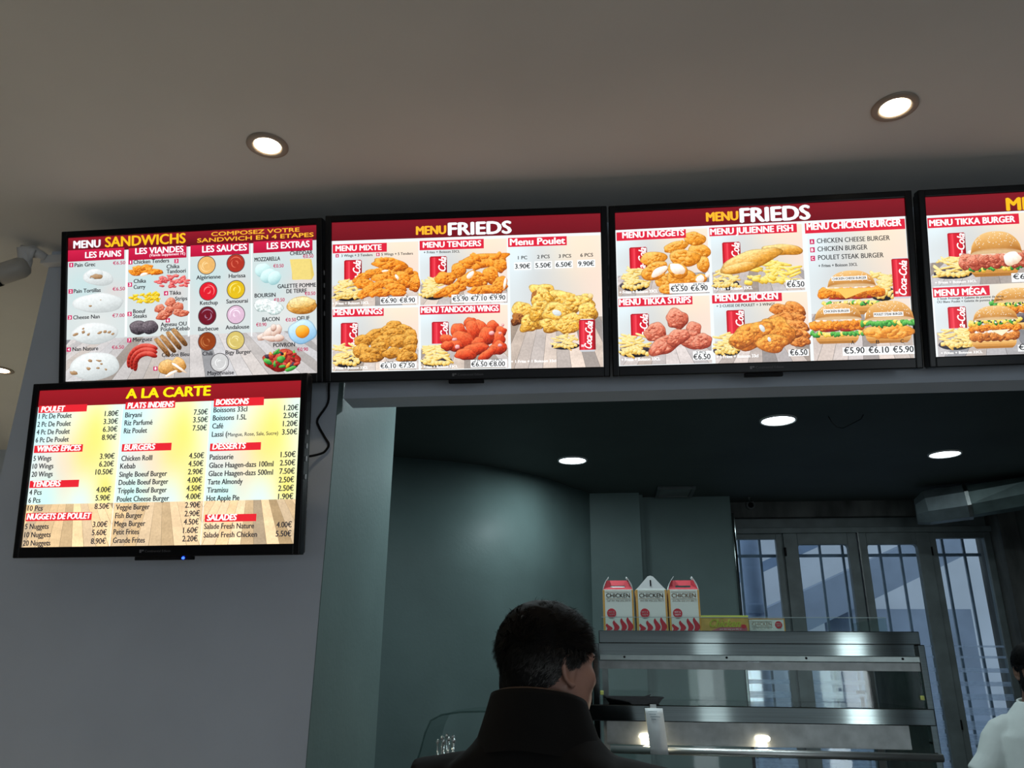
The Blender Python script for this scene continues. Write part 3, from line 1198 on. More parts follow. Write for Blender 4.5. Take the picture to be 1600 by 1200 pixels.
class Screen:
    """paints a menu page out of flat coloured shapes, in page units 1600 x 900, y down"""

    def __init__(s, seed):
        s.v, s.c, s.f = [], [], []
        s.n = 0
        s.z = 0
        s.rng = random.Random(seed)
        s.np = np.random.RandomState(seed)

    def add(s, pts, cols, faces):
        pts = np.asarray(pts, float)
        pts = np.clip(pts, (0, 0), (1600, 900))
        s.z += 1
        y = -s.z * 0.9e-5
        q = np.empty((len(pts), 3))
        q[:, 0] = (pts[:, 0] - 800) * U
        q[:, 1] = y
        q[:, 2] = (450 - pts[:, 1]) * U
        cols = np.asarray(cols, float)
        if cols.ndim == 1:
            cols = np.tile(cols, (len(pts), 1))
        s.v.append(q)
        s.c.append(cols)
        s.f += [tuple(i + s.n for i in f) for f in faces]
        s.n += len(pts)

    def rgba(s, h, g=0.0):
        return np.array(lin(h) + [g])

    def rect(s, x0, y0, x1, y1, c, c2=None):
        a = s.rgba(c)
        b = s.rgba(c2) if c2 else a
        s.add([(x0, y0), (x1, y0), (x1, y1), (x0, y1)], np.array([a, a, b, b]), [(3, 2, 1, 0)])

    def poly(s, pts, c):
        s.add(pts, c, [tuple(range(len(pts)))])

    def text(s, t, x0, x1, yb, h, c, bold=0, shear=0, rot=0.0):
        q, fs = text_tris(t, 0, x1 - x0, 0, h, bold, shear, rot)
        q[:, 1] *= -1
        s.add(q + (x0, yb), s.rgba(c), fs)

    def blob(s, cx, cy, rx, ry, ang, st, sub=False):
        base, light, dark, lump, grain = STYLE[st]
        B, L, D = (np.array(lin(q)) for q in (base, light, dark))
        big = max(rx, ry)
        ns, nr = (12, 4) if big < 14 else (18, 5) if big < 30 else (36, 9)
        th = np.linspace(0, 2 * PI, ns, endpoint=False)
        ph = s.np.rand(6) * 2 * PI
        am = s.np.rand(6) * lump
        rad = 1 + sum(am[k] * 0.7 * np.sin((k + 2) * th + ph[k]) / (1 + k * .35) for k in range(6))
        pts, cols = [(0, 0)], []
        rho = [i / nr for i in range(1, nr)] + [1.0, 1.0]
        rho = np.array([0.93 if i == nr - 1 else r for i, r in enumerate(rho)])[:nr]
        rho[-1] = 1.0
        tex = lambda n: s.np.randn(n) * grain * 0.2
        a = math.radians(ang)
        ca, sa = math.cos(a), math.sin(a)
        lx, ly = -0.35, -0.8

        def shade(nx, ny, r, n):
            wx, wy = nx * ca - ny * sa, nx * sa + ny * ca
            k = 0.48 + 0.72 * (wx * lx + wy * ly) * r + 0.12 * (1 - r) + tex(n)
            k = np.clip(k, 0, 1)[:, None]
            q = np.where(k < .5, D + (B - D) * k * 2, B + (L - B) * (k - .5) * 2)
            if r > 0.98:
                q = q * (0.9 if sub else .86 if st in ('pale', 'white', 'mozza') else 0.55)
            return q
        cols.append(shade(np.zeros(1), np.zeros(1), 0, 1)[0])
        for r in rho:
            cx_, sy_ = np.cos(th), np.sin(th)
            if st in ('fry', 'fry2', 'kebab'):
                cx_, sy_ = np.sign(cx_) * np.abs(cx_) ** .45, np.sign(sy_) * np.abs(sy_) ** .6
            px, py = cx_ * rad * r * rx, sy_ * rad * r * ry
            pts += list(zip(px, py))
            cols += list(shade(np.cos(th), np.sin(th), r, ns))
        pts = np.array(pts)
        q = np.stack([cx + pts[:, 0] * ca - pts[:, 1] * sa, cy + pts[:, 0] * sa + pts[:, 1] * ca], 1)
        c4 = np.concatenate([np.array(cols), np.full((len(cols), 1), grain)], 1)
        fs = [(0, 1 + (i + 1) % ns, 1 + i) for i in range(ns)]
        for k in range(nr - 1):
            o = 1 + k * ns
            fs += [(o + i, o + (i + 1) % ns, o + ns + (i + 1) % ns, o + ns + i) for i in range(ns)]
        s.add(q, c4, fs)
        if not sub and grain >= .55 and big > 20 and st not in ('steak', 'kebab', 'galette', 'galtop'):   # knobbly crust
            R = s.rng
            for _ in range(int(5 + big / 8)):
                t, k = R.uniform(0, 2 * PI), .78 * R.random() ** .6
                ux, uy = rx * k * math.cos(t), ry * k * math.sin(t)
                z = big * R.uniform(.09, .2)
                s.blob(cx + ux * ca - uy * sa, cy + ux * sa + uy * ca, z * R.uniform(1, 1.7), z * R.uniform(.6, .9), ang + R.uniform(-50, 50), st, True)

    def fries(s, cx, cy, w, h, st):
        R = s.rng
        f = 'fry2' if st == 'fries2' else 'fry'
        # their shadow on the board, then the pile from the back to the front
        s.blob(cx, cy + h * .28, w * .52, h * .26, 0, 'olive') if st != 'fries2' else None
        n = 34 if st == 'fries' else 44
        for i in range(n):
            t = i / n
            x = cx + R.uniform(-.42, .42) * w * (1 - .25 * (1 - t))
            y = cy - h * .42 + t * h * .82
            s.blob(x, y, R.uniform(.16, .25) * w if st == 'fries' else R.uniform(.1, .16) * w, h * .052, R.uniform(-28, 22) + (35 if R.random() < .2 else 0), f)
        for i in range(7):
            s.blob(cx + (-.45 + .9 * i / 6) * w * .85, cy + h * R.uniform(.22, .4), w * .07, h * .1, R.uniform(-30, 60), f)

    def can(s, x0, y0, x1, y1, full):
        w = x1 - x0
        H = (y1 - y0)
        cols = ['b81626', 'd8283a', 'e4404e', 'd02032', 'cc1c2e', 'c81a2c', 'd22434', 'b41424', '8c0c1a']
        top = y0 + w * .1
        bot = y1 - (w * .1 if full else 0)
        n = len(cols)
        for i in range(n):
            a, b = x0 + w * i / n, x0 + w * (i + 1) / n
            s.add([(a, top), (b + .4, top), (b + .4, bot), (a, bot)], s.rgba(cols[i]), [(3, 2, 1, 0)])
        s.poly([(x0, top + 1), (x0 + w * .1, y0 + 3), (x1 - w * .1, y0 + 3), (x1, top + 1)], s.rgba('a81422'))
        s.poly([(x0 + w * .08, y0 + 5), (x0 + w * .12, y0), (x1 - w * .12, y0), (x1 - w * .08, y0 + 5)], s.rgba('d8dade'))
        if full:
            s.poly([(x0, bot - 1), (x1, bot - 1), (x1 - w * .1, y1), (x0 + w * .1, y1)], s.rgba('c2c6cc'))
            s.text('Coca-Cola', x0 + w * .74, x0 + w * .74 + (bot - top) * .92, bot - 5, w * .44, 'fbf6f6', .55, .25, PI / 2 - .07)
            s.rect(x0 + w * .12, bot - w * .34, x0 + w * .3, bot - w * .2, 'e8c8cc')
        else:
            s.text('a-Cola', x0 + w * .88, x0 + w * .88 + (bot - top) * .96, bot - 2, w * .42, 'fbf2f2', .55, .25, PI / 2 - .07)

    def planks(s, x0, y0, x1, y1, tone, n):
        T = np.array(lin(tone))
        vx = (x0 + x1) / 2
        R = s.rng
        k = 2.3
        top = [x0 + (x1 - x0) * i / n for i in range(n + 1)]
        ext = int(n * .7)
        xs = [x0 + (x1 - x0) * i / n for i in range(-ext, n + ext + 1)]
        for i in range(len(xs) - 1):
            f = R.choice([.62, .8, .95, 1.08, 1.2, 1.28]) * R.uniform(.93, 1.07)
            g = R.uniform(-.03, .03)
            c = np.clip(T * f + np.array([g, 0, -g]), 0, 1)
            a0, a1 = vx + (xs[i] - vx) / 1.35, vx + (xs[i + 1] - vx) / 1.35
            b0, b1 = vx + (xs[i] - vx) * 1.25, vx + (xs[i + 1] - vx) * 1.25
            m = 8
            pts, cc = [], []
            for j in range(m + 1):
                t = j / m
                pts += [(a0 + (b0 - a0) * t, y0 + (y1 - y0) * t), (a1 + (b1 - a1) * t, y0 + (y1 - y0) * t)]
                f2 = 1 + R.uniform(-.08, .08)
                cc += [np.append(c * f2, .25), np.append(c * f2 * R.uniform(.92, 1.05), .25)]
            pts = [(min(max(px, x0), x1), py) for px, py in pts]
            s.add(pts, np.array(cc), [(2 * j, 2 * j + 2, 2 * j + 3, 2 * j + 1) for j in range(m)])
        for i in range(1, len(xs) - 1):
            a, b = vx + (xs[i] - vx) / 1.35, vx + (xs[i] - vx) * 1.25
            # a seam is drawn only as far as it stays on the page
            t = 1.0
            if b < x0:
                t = (a - x0) / (a - b) if a > x0 else 0
            if b > x1:
                t = (x1 - a) / (b - a) if a < x1 else 0
            if t > .02:
                xe, ye = a + (b - a) * t, y0 + (y1 - y0) * t
                s.add([(a - .5, y0), (a + .5, y0), (xe + 1.2, ye), (xe - 1.2, ye)], np.append(T * .35, 0), [(3, 2, 1, 0)])

    def wash(s, x0, y0, x1, y1, kind):
        nx, ny = 28, 22
        X, Y = np.meshgrid(np.linspace(0, 1, nx), np.linspace(0, 1, ny))
        c = np.zeros((ny, nx, 3))

        def spot(cx, cy, r, h, k=1.0):
            g = (k * np.exp(-((X - cx) ** 2 + ((Y - cy) * .8) ** 2) / r ** 2))[..., None]
            c[:] = c * (1 - g) + np.array(lin(h)) * g
        if kind == 'k':
            c[:] = lin('d4dcde')
            spot(.8, .15, .4, 'f2e2c4', .9)
            spot(.95, .4, .3, 'ecd2c2', .8)
            spot(.25, .3, .25, 'c4c8ca', .7)
            spot(.05, .1, .2, 'dcecf2', .8)
            spot(.55, .55, .3, 'c6c2be', .6)
        elif kind == 'a':
            c[:] = lin('e6f2ee')
            spot(.05, .15, .3, 'c0eef4', .9)
            spot(.75, .2, .25, 'f2ec6a', .9)
            spot(.6, .42, .26, 'f4e06a', .85)
            spot(.35, .5, .2, 'f2cfae', .8)
            spot(.15, .48, .14, 'f4c8c0', .6)
            spot(.88, .62, .14, 'f0e25e', .9)
            spot(.2, .68, .2, 'c4f0ea', .9)
            spot(.95, .05, .14, 'd8f4e8', .8)
            spot(.6, .72, .16, 'd4f2f2', .8)
        else:
            c[:] = lin('c9d3d3')
            for i in range(4):
                spot(.08 + .25 * i, .35, .1, 'b8d4d6', .8)
                spot(.2 + .25 * i, .4, .07, 'd9c8c4', .7)
                spot(.12 + .25 * i, .6, .08, 'd6d8d6', .8)
        pts = np.stack([x0 + X * (x1 - x0), y0 + Y * (y1 - y0)], -1).reshape(-1, 2)
        c4 = np.concatenate([c.reshape(-1, 3), np.zeros((nx * ny, 1))], 1)
        s.add(pts, c4, [(j * nx + i, (j + 1) * nx + i, (j + 1) * nx + i + 1, j * nx + i + 1) for j in range(ny - 1) for i in range(nx - 1)])

    def bowl(s, cx, cy, r, r2, st):
        a, b = SAUCE[st]
        th = np.linspace(0, 2 * PI, 36, endpoint=False)

        def disc(k, h, dx=0, dy=0):
            s.add(np.stack([cx + dx + np.cos(th) * r * k, cy + dy + np.sin(th) * r2 * k], 1), s.rgba(h, .15), [tuple(range(35, -1, -1))])
        disc(1.06, '4a4448')
        disc(.98, a)
        for k in range(3):
            q0 = s.rng.uniform(0, 6.28)
            rr = .25 + .22 * k
            t = np.linspace(q0, q0 + 2.6, 14)
            w = np.sin(np.linspace(0, PI, 14)) * .07
            o = np.stack([cx + np.cos(t) * r * (rr + w), cy + np.sin(t) * r2 * (rr + w)], 1)
            i = np.stack([cx + np.cos(t) * r * (rr - w), cy + np.sin(t) * r2 * (rr - w)], 1)
            s.add(np.concatenate([o, i]), s.rgba(b, .1), [(j, j + 1, j + 15, j + 14) for j in range(13)])

    def layer(s, cx, y, w, h, st):
        """one layer of a burger, seen from the side; y is its upper edge"""
        R = s.rng
        x0 = cx - w / 2
        if st == 'bunt':
            n = 30
            t = np.linspace(0, 1, n)
            xs = x0 + w * t
            topy = y + h - h * (1 - np.abs(2 * t - 1) ** 2.5) ** .55
            rows = 8
            pts, cc = [], []
            A, B, C = (np.array(lin(q)) for q in ('f2cf92', 'd9a055', 'a8692a'))
            for j in range(rows + 1):
                k = j / rows
                pts += list(np.stack([xs, topy + (y + h - topy) * k], 1))
                sh = np.clip(.15 + .8 * k + .3 * (2 * np.abs(t - .42)) ** 2, 0, 1)
                q = np.where(sh[:, None] < .5, A + (B - A) * sh[:, None] * 2, B + (C - B) * (sh[:, None] - .5) * 2)
                if k > .75:
                    q = q * .5 + np.array(lin('f0dcb0')) * .5
                cc += list(np.concatenate([q, np.full((n, 1), .12)], 1))
            s.add(pts, np.array(cc), [(j * n + i, (j + 1) * n + i, (j + 1) * n + i + 1, j * n + i + 1) for j in range(rows) for i in range(n - 1)])
            for i in range(46):
                a = R.uniform(-.8, .8)
                k = R.random()
                yy = y + h - h * (1 - abs(a) ** 2.5) ** .55 * (1 - .6 * k)
                s.blob(cx + a * w / 2, yy + 4, max(2.2, w * .011), max(1.5, w * .007), R.uniform(-50, 50), 'seed')
        elif st == 'bunb':
            n = 16
            for j, c in enumerate(('e8bd78', 'dca65c', 'c98c42', 'a9702e')):
                a, b = j / 4, (j + 1) / 4
                ia, ib = (a ** 3) * w * .1, (b ** 3) * w * .1
                s.poly([(x0 + ia, y + h * a), (x0 + w - ia, y + h * a), (x0 + w - ib, y + h * b + .6), (x0 + ib, y + h * b + .6)], s.rgba(c, .12))
        elif st in ('lettuce', 'lettuce2'):
            f = 'pepgr' if st == 'lettuce' else 'fry2'
            for i in range(26):
                q = f if R.random() < .75 else ('fry2' if st == 'lettuce' else 'pepgr')
                s.blob(x0 + w * (i + .5) / 26, y + h * (.5 + R.uniform(-.22, .22)), w * .04, h * R.uniform(.28, .46), R.uniform(-60, 60), q)
            if st == 'lettuce2':
                for i in range(16):
                    s.blob(x0 + w * R.uniform(.1, .9), y + h * R.uniform(.3, .7), w * .022, h * .1, R.uniform(-60, 60), 'olive' if i % 3 else 'white')
        elif st == 'tomato':
            for k in (.28, .72):
                s.blob(x0 + w * k, y + h / 2, w * .27, h * .42, 0, 'peprd')
        elif st == 'mayo':
            for i in range(12):
                s.blob(x0 + w * (i + .5) / 12, y + h * (.4 + R.uniform(-.15, .3)), w * .06, h * .45, R.uniform(-30, 30), 'white')
        else:
            f = {'pattyf': 'fried', 'pattys': 'nugget', 'pattys2': 'steak', 'pattyd': 'wing2', 'tikkap': 'tikka'}[st]
            if st in ('pattys', 'pattys2'):
                s.blob(cx, y + h / 2, w / 2, h / 2, 0, f)
            else:
                for i in range(7):
                    s.blob(x0 + w * (i + .5) / 7, y + h * (.5 + R.uniform(-.06, .06)), w * .115, h * R.uniform(.44, .56), R.uniform(-25, 25), f)
                for i in range(5):
                    s.blob(x0 + w * (i + 1) / 6, y + h * (.42 + R.uniform(-.1, .2)), w * .1, h * .34, R.uniform(-35, 35), f)

    def run(s, ops):
        for o in ops:
            k = o[0]
            if k == 'r':
                s.rect(*o[1:])
            elif k == 't':
                s.text(*o[1:])
            elif k == 'b':
                s.blob(*o[1:])
            elif k == 'c':
                s.can(*o[1:])
            elif k == 'f':
                s.fries(*o[1:])
            elif k == 'w':
                s.planks(*o[1:])
            elif k == 'g':
                s.wash(*o[1:])
            elif k == 'p':
                s.poly(list(zip(o[2::2], o[3::2])), s.rgba(o[1], .1))
            elif k == 'o':
                s.bowl(*o[1:])
            elif k == 'u':
                s.layer(*o[1:])
        return s

    def build(s, parent):
        me = bpy.data.meshes.new('screen')
        V = np.concatenate(s.v)
        C = np.concatenate(s.c)
        me.from_pydata(V.tolist(), [], s.f)
        a = me.color_attributes.new('page', 'FLOAT_COLOR', 'POINT')
        a.data.foreach_set('color', C.astype(np.float32).ravel())
        me.materials.append(screen_material())
        o = bpy.data.objects.new('screen', me)
        COL.objects.link(o)
        o.parent = parent
        return o


def screen_material():
    if 'lit_screen' in MATS:
        return MATS['lit_screen']
    m = bpy.data.materials.new('lit_screen')
    m.use_nodes = True
    nt = m.node_tree
    b = nt.nodes['Principled BSDF']
    b.inputs['Base Color'].default_value = (0.01, 0.01, 0.011, 1)
    b.inputs['Roughness'].default_value = 0.25
    b.inputs['Specular IOR Level'].default_value = 0.3
    a = nt.nodes.new('ShaderNodeAttribute')
    a.attribute_name = 'page'
    tc = nt.nodes.new('ShaderNodeTexCoord')
    n = nt.nodes.new('ShaderNodeTexNoise')
    n.inputs['Scale'].default_value = 170
    n.inputs['Detail'].default_value = 5
    n.inputs['Roughness'].default_value = 0.62
    nt.links.new(tc.outputs['Object'], n.inputs['Vector'])
    g = nt.nodes.new('ShaderNodeMath')
    g.operation = 'SUBTRACT'
    g.inputs[1].default_value = 0.5
    nt.links.new(n.outputs['Fac'], g.inputs[0])
    g2 = nt.nodes.new('ShaderNodeMath')
    g2.operation = 'MULTIPLY'
    nt.links.new(g.outputs[0], g2.inputs[0])
    nt.links.new(a.outputs['Alpha'], g2.inputs[1])
    g3 = nt.nodes.new('ShaderNodeMath')
    g3.operation = 'MULTIPLY_ADD'
    g3.inputs[1].default_value = 2.3
    g3.inputs[2].default_value = 1.0
    nt.links.new(g2.outputs[0], g3.inputs[0])
    vm = nt.nodes.new('ShaderNodeVectorMath')
    vm.operation = 'SCALE'
    nt.links.new(a.outputs['Color'], vm.inputs[0])
    nt.links.new(g3.outputs[0], vm.inputs['Scale'])
    nt.links.new(vm.outputs[0], b.inputs['Emission Color'])
    b.inputs['Emission Strength'].default_value = 1.22
    MATS['lit_screen'] = m
    return m


# ------------------------------------------------------------------ materials
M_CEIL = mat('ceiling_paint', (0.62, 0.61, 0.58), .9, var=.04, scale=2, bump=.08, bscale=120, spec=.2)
M_WALL = mat('wall_paint', (0.515, 0.565, 0.635), .8, var=.05, scale=3, bump=.1, bscale=90, spec=.25)
M_KWALL = mat('kitchen_wall_paint', (0.145, 0.212, 0.205), .5, var=.12, scale=2.2, bump=.3, bscale=70, spec=.3)
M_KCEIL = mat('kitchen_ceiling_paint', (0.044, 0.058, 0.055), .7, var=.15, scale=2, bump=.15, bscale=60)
M_FLOOR = mat('floor_tile', (0.40, 0.38, 0.35), .5, var=.2, scale=5)
M_FRAME = mat('grey_window_paint', (0.145, 0.175, 0.175), .5, var=.2, scale=9, bump=.15, bscale=80)
M_SOOT = mat('sooty_concrete', (0.10, 0.105, 0.10), .85, var=.55, scale=6, bump=.5, bscale=40, stretch=(1, 1, .35))
M_BLACK = mat('black_plastic', (0.004, 0.004, 0.005), .28, var=.1, scale=20, spec=.22)
M_BLACKM = mat('matt_black_plastic', (0.007, 0.007, 0.008), .7, var=.1, scale=20, spec=.2)
M_WHITEP = mat('white_plastic', (0.62, 0.62, 0.62), .5, var=.06, scale=12)
M_STEEL = mat('brushed_steel', (0.10, 0.118, 0.115), .08, 1.0, var=.14, scale=30, stretch=(.12, 6, 14))
for _m in (M_STEEL,):      # horizontal brushing spreads reflections upwards and downwards
    _b = _m.node_tree.nodes['Principled BSDF']
    _t = _m.node_tree.nodes.new('ShaderNodeTangent')
    _t.direction_type = 'RADIAL'
    _t.axis = 'Z'
    _m.node_tree.links.new(_t.outputs[0], _b.inputs['Tangent'])
    _b.inputs['Anisotropic'].default_value = .4
    _b.inputs['Anisotropic Rotation'].default_value = 0.25
M_STEELD = mat('dull_steel', (0.22, 0.235, 0.23), .42, 1.0, var=.18, scale=20, bump=.1, bscale=60)
M_GLASS = glass('clear_glass', (.95, .98, .97), .012)

# ------------------------------------------------------------------ the setting
W = 1.95                       # front face of the wall that carries the menus
MB().box(-3.7, 3.3, -3.6, 6.3, -0.1, 0).build('floor', M_FLOOR, kind='structure')
MB().box(-3.7, 3.3, -3.6, 2.03, CEIL, CEIL + .1).box(-3.7, -1.5, 2.03, 4.6, CEIL, CEIL + .1).build('ceiling', M_CEIL, kind='structure')
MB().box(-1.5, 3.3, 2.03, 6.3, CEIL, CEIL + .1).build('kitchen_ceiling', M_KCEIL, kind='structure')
MB().box(-1.625, -.692, W, W + .12, 0, CEIL).build('wall_front', M_WALL, kind='structure')
# lintel over the serving opening, a touch proud of the wall
MB().box(-.672, 2.6, W - .008, W + .075, 2.270, CEIL).build('wall_lintel', M_WALL, kind='structure')
MB().box(2.6, 3.2, W, W + .12, 0, CEIL).build('wall_front_end', M_WALL, kind='structure')
# deep left side of the opening (kitchen paint)
MB().box(-.95, -.690, W + .0008, 2.545, 0, CEIL - .001).build('trim_1', M_KWALL, kind='structure')
MB().box(-3.6, -1.5, 4.14, 4.24, 0, CEIL).build('wall_passage', M_WALL, kind='structure')
MB().box(-3.7, -3.6, -3.6, 4.24, 0, CEIL).build('wall_left', M_WALL, kind='structure')
MB().box(3.2, 3.3, -3.6, 2.03, 0, CEIL).build('wall_right', M_WALL, kind='structure')
MB().box(-3.7, 3.3, -3.6, -3.5, 0, CEIL).build('wall_back', M_WALL, kind='structure')
# curved left wall of the kitchen
mb = MB()
pl = [(-1.62, 2.07), (-1.60, 3.2), (-1.56, 4.0), (-1.46, 4.3), (-1.18, 4.49), (-.88, 4.63), (-.635, 4.80), (-.385, 5.07), (-.19, 5.41), (-.045, 5.70), (-.04, 6.2)]
dense = []
for i in range(len(pl) - 1):
    p0, p1, p2, p3 = (np.array(pl[min(max(i + k, 0), len(pl) - 1)]) for k in (-1, 0, 1, 2))
    for t in np.linspace(0, 1, 6, endpoint=False):
        dense.append(.5 * ((2 * p1) + (-p0 + p2) * t + (2 * p0 - 5 * p1 + 4 * p2 - p3) * t * t + (-p0 + 3 * p1 - 3 * p2 + p3) * t ** 3))
dense = [tuple(p) for p in dense if p[1] < 5.66] + [(-.045, 5.70)]
mb.loft([[(x, y, z) for x, y in dense] for z in (0, .7, 1.4, 2.1, CEIL)], closed=False)
wl = mb.build('wall_kitchen_left', M_KWALL, kind='structure')
sol = wl.modifiers.new('thick', 'SOLIDIFY')
sol.thickness = .06
sol.offset = 1
# back wall: pier, recessed panel, sooty beam over the windows
MB().box(-.3, .287, 5.63, 5.75, 0, CEIL).build('wall_kitchen_pier', M_KWALL, kind='structure')
MB().box(.287, .945, 5.80, 6.12, 0, CEIL).build('wall_kitchen_back', M_KWALL, kind='structure')
MB().box(.287, .315, 5.70, 5.80, 0, CEIL).build('trim_2', M_KWALL, kind='structure')
MB().box(.945, .965, 5.785, 6.12, 0, 2.645, .004).build('trim_3', M_STEEL, kind='structure')
MB().box(.945, 3.2, 6.03, 6.35, 2.655, CEIL).build('wall_window_beam', M_SOOT, kind='structure')
MB().box(2.80, 3.2, 5.9, 6.3, 0, CEIL).box(2.92, 2.98, 5.4, 5.9, 0, CEIL).build('wall_kitchen_right', M_SOOT, kind='structure')
MB().box(3.2, 3.3, 2.03, 6.3, 0, CEIL).build('wall_kitchen_side', M_SOOT, kind='structure')
MB().box(.945, 2.81, 6.05, 6.35, 0, .72).build('wall_kitchen_sill', M_KWALL, kind='structure')

# ------------------------------------------------------------------ windows
BANDS = [(1.757, 1.744), (1.688, 1.672), (1.609, 1.58), (1.522, 1.493), (1.444, 1.403), (1.358, 1.309), (1.274, 1.218), (1.193, 1.127), (1.11, 1.03), (1.015, .925), (.913, .81)]
M_FILM = glass('frosted_film', (.95, .97, 1), .02, milky=.36)
M_PANE = glass('window_pane', (.86, .92, .97), .04)
WINS = [(.985, 1.293, 2.497, 0), (1.444, 1.798, 2.453, 1), (1.932, 2.279, 2.451, 1), (2.419, 2.752, 2.493, 0)]
EDGE = [(.967, 1.335), (1.345, 1.862), (1.872, 2.372), (2.372, 2.798)]
mb = MB()
mb.box(.965, 2.80, 6.10, 6.17, 2.555, 2.655).box(.965, 2.80, 6.02, 6.12, 2.535, 2.575, .004).box(1.334, 1.346, 6.06, 6.12, .72, 2.54)
mb.build('trim_4', M_FRAME, kind='structure')
for i, ((x0, x1, zt, lead), (e0, e1)) in enumerate(zip(WINS, EDGE)):
    mb = MB()
    yf, yb = (6.035, 6.09) if lead else (6.05, 6.10)
    zb = .80
    top = 2.535
    mb.box(e0, x0, yf, yb, .72, top, .004).box(x1, e1, yf, yb, .72, top, .004)
    mb.box(x0, x1, yf, yb, zt, top, .004).box(x0, x1, yf, yb, .72, zb, .004)
    if lead:   # rounded inner corners of the sash
        for cx, sx in ((x0, 1), (x1, -1)):
            r = .025
            pts = [(cx, zt)] + [(cx + sx * (r - r * math.cos(a)), zt - r + r * math.sin(a)) for a in np.linspace(0, PI / 2, 6)]
            mb.prism(pts, yf + .002, yb - .002)
    w = mb.build('window_%d' % (i + 1), M_FRAME, kind='structure')
    MB().box(x0 - .003, x1 + .003, 6.066, 6.070, zb - .003, zt + .003).build('pane', M_PANE, w)
    for a, b in BANDS:
        MB().box(x0, x1, 6.0635, 6.0655, b, a).build('frosted_band', M_FILM, w)
    if i in (0, 1, 3):
        for z in (2.40, 1.25):
            MB().tube([(e0 + .002, yf - .008, z - .03), (e0 + .002, yf - .008, z + .03)], .009, 10).build('hinge', M_BLACKM, w)
h = MB().box(1.868, 1.876, 6.02, 6.034, .75, 2.535)
h.build('trim_5', M_STEELD, kind='structure')

# ------------------------------------------------------------------ outside, seen through the panes
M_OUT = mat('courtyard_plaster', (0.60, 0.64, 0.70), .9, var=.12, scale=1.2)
M_OUTB = mat('courtyard_blue_plaster', (0.28, 0.34, 0.44), .9, var=.2, scale=2)  # darker blue-grey plaster of the stair flight, pier and annex
M_PIPE = mat('blue_grey_paint', (0.20, 0.28, 0.42), .6, var=.15, scale=6)
o = MB().box(-1.5, 6.5, 10.4, 10.6, -1, 5.2).build('courtyard_wall', M_OUT, kind='structure')
o = MB().box(-1.5, 6.5, 6.36, 10.4, -1.1, -1.0).build('courtyard_ground', M_OUT, kind='structure')
st = empty('outside_staircase', 'blue-grey sloping outdoor stair flight seen through the middle panes', 'staircase', (2.3, 8.8, -1.0))
mb = MB()
mb.prism([(-1.6, 2.75), (1.25, 4.0), (1.25, 3.65), (-1.6, 2.35)], -.5, .5)
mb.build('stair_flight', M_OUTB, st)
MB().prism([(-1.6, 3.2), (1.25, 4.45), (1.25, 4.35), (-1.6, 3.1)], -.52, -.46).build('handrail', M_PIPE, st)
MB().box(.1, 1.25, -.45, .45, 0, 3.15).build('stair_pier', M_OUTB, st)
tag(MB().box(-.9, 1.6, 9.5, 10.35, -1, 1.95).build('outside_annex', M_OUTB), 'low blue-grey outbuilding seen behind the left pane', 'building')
dp = empty('outside_column', 'thick blue-grey round column outside the leftmost window pane', 'column', (1.27, 7.0, -1))
MB().lathe([(.075, 0), (.075, 4.6)], n=24).build('shaft', M_PIPE, dp)
MB().lathe([(.088, 3.02), (.09, 3.04), (.09, 3.08), (.088, 3.1)], n=24).build('collar', M_PIPE, dp)
gr = empty('window_grille', 'dark metal bar grille outside the four window panes', 'grille', (0, 6.27, .7))
M_BAR = mat('grille_paint', (0.30, 0.36, 0.42), .6, var=.2, scale=10)
for za, zb_ in ((1.690, 1.712), (.04, .06)):
    MB().box(.95, 2.82, -.008, .008, za, zb_).build('cross_rail', M_BAR, gr)
for x in (1.06, 1.215, 1.49, 1.655, 1.82, 1.945, 2.09, 2.235, 2.38, 2.545, 2.69):
    MB().box(x - .0085, x + .0085, -.0085, .0085, .02, 1.95).build('bar', M_BAR, gr)

# ------------------------------------------------------------------ ceiling lamps
M_TRIM = mat('spot_trim_paint', (0.30, 0.24, 0.19), .45, var=.05)
M_BULB = mat('spot_bulb', (1, .9, .75), .5, emit=(1.0, .86, .62), estr=14, var=0)
M_DIFF = mat('downlight_diffuser', (.9, 1, 1), .5, emit=(.86, .97, 1.0), estr=9, var=0)
SPOT_LABEL = ['round warm recessed spotlight in the ceiling above the sandwich menu screen', 'round warm recessed spotlight in the ceiling above the burger menus at right', 'warm recessed spotlight at left edge, past the end of the wall']
for (x, y), lb in zip(SPOTS, SPOT_LABEL):
    t = empty('recessed_spotlight', lb, 'spotlight', (x, y, CEIL), group='warm ceiling spotlights')
    MB().lathe([(.030, .02), (.031, -.002), (.036, -.005), (.044, -.005), (.049, -.002), (.049, .0)], n=40, cap=False).build('trim_ring', M_TRIM, t)
    MB().lathe([(.0305, -.0015), (.028, -.0035), (.012, -.005), (.0005, -.0052)], n=32).build('bulb', M_BULB, t)
    lamp('spot_glow', 'SPOT', (x, y, CEIL - .012), 3.2 if x > -2 else 270, (1, .80, .55), (0, 0, 0), spot_size=2.3, spot_blend=.8, shadow_soft_size=.03)
DL_LABEL = ['round cool white downlight in the kitchen ceiling, leftmost of three', 'round cool white downlight in the kitchen ceiling, nearest the serving opening', 'round cool white downlight in the kitchen ceiling, beside the silver duct',
            'unseen downlight added above the lintel to light the deep left side of the opening', 'unseen downlight added above the lintel to light the tall boxes', 'unseen downlight added above the lintel to light the right half of the cabinet']
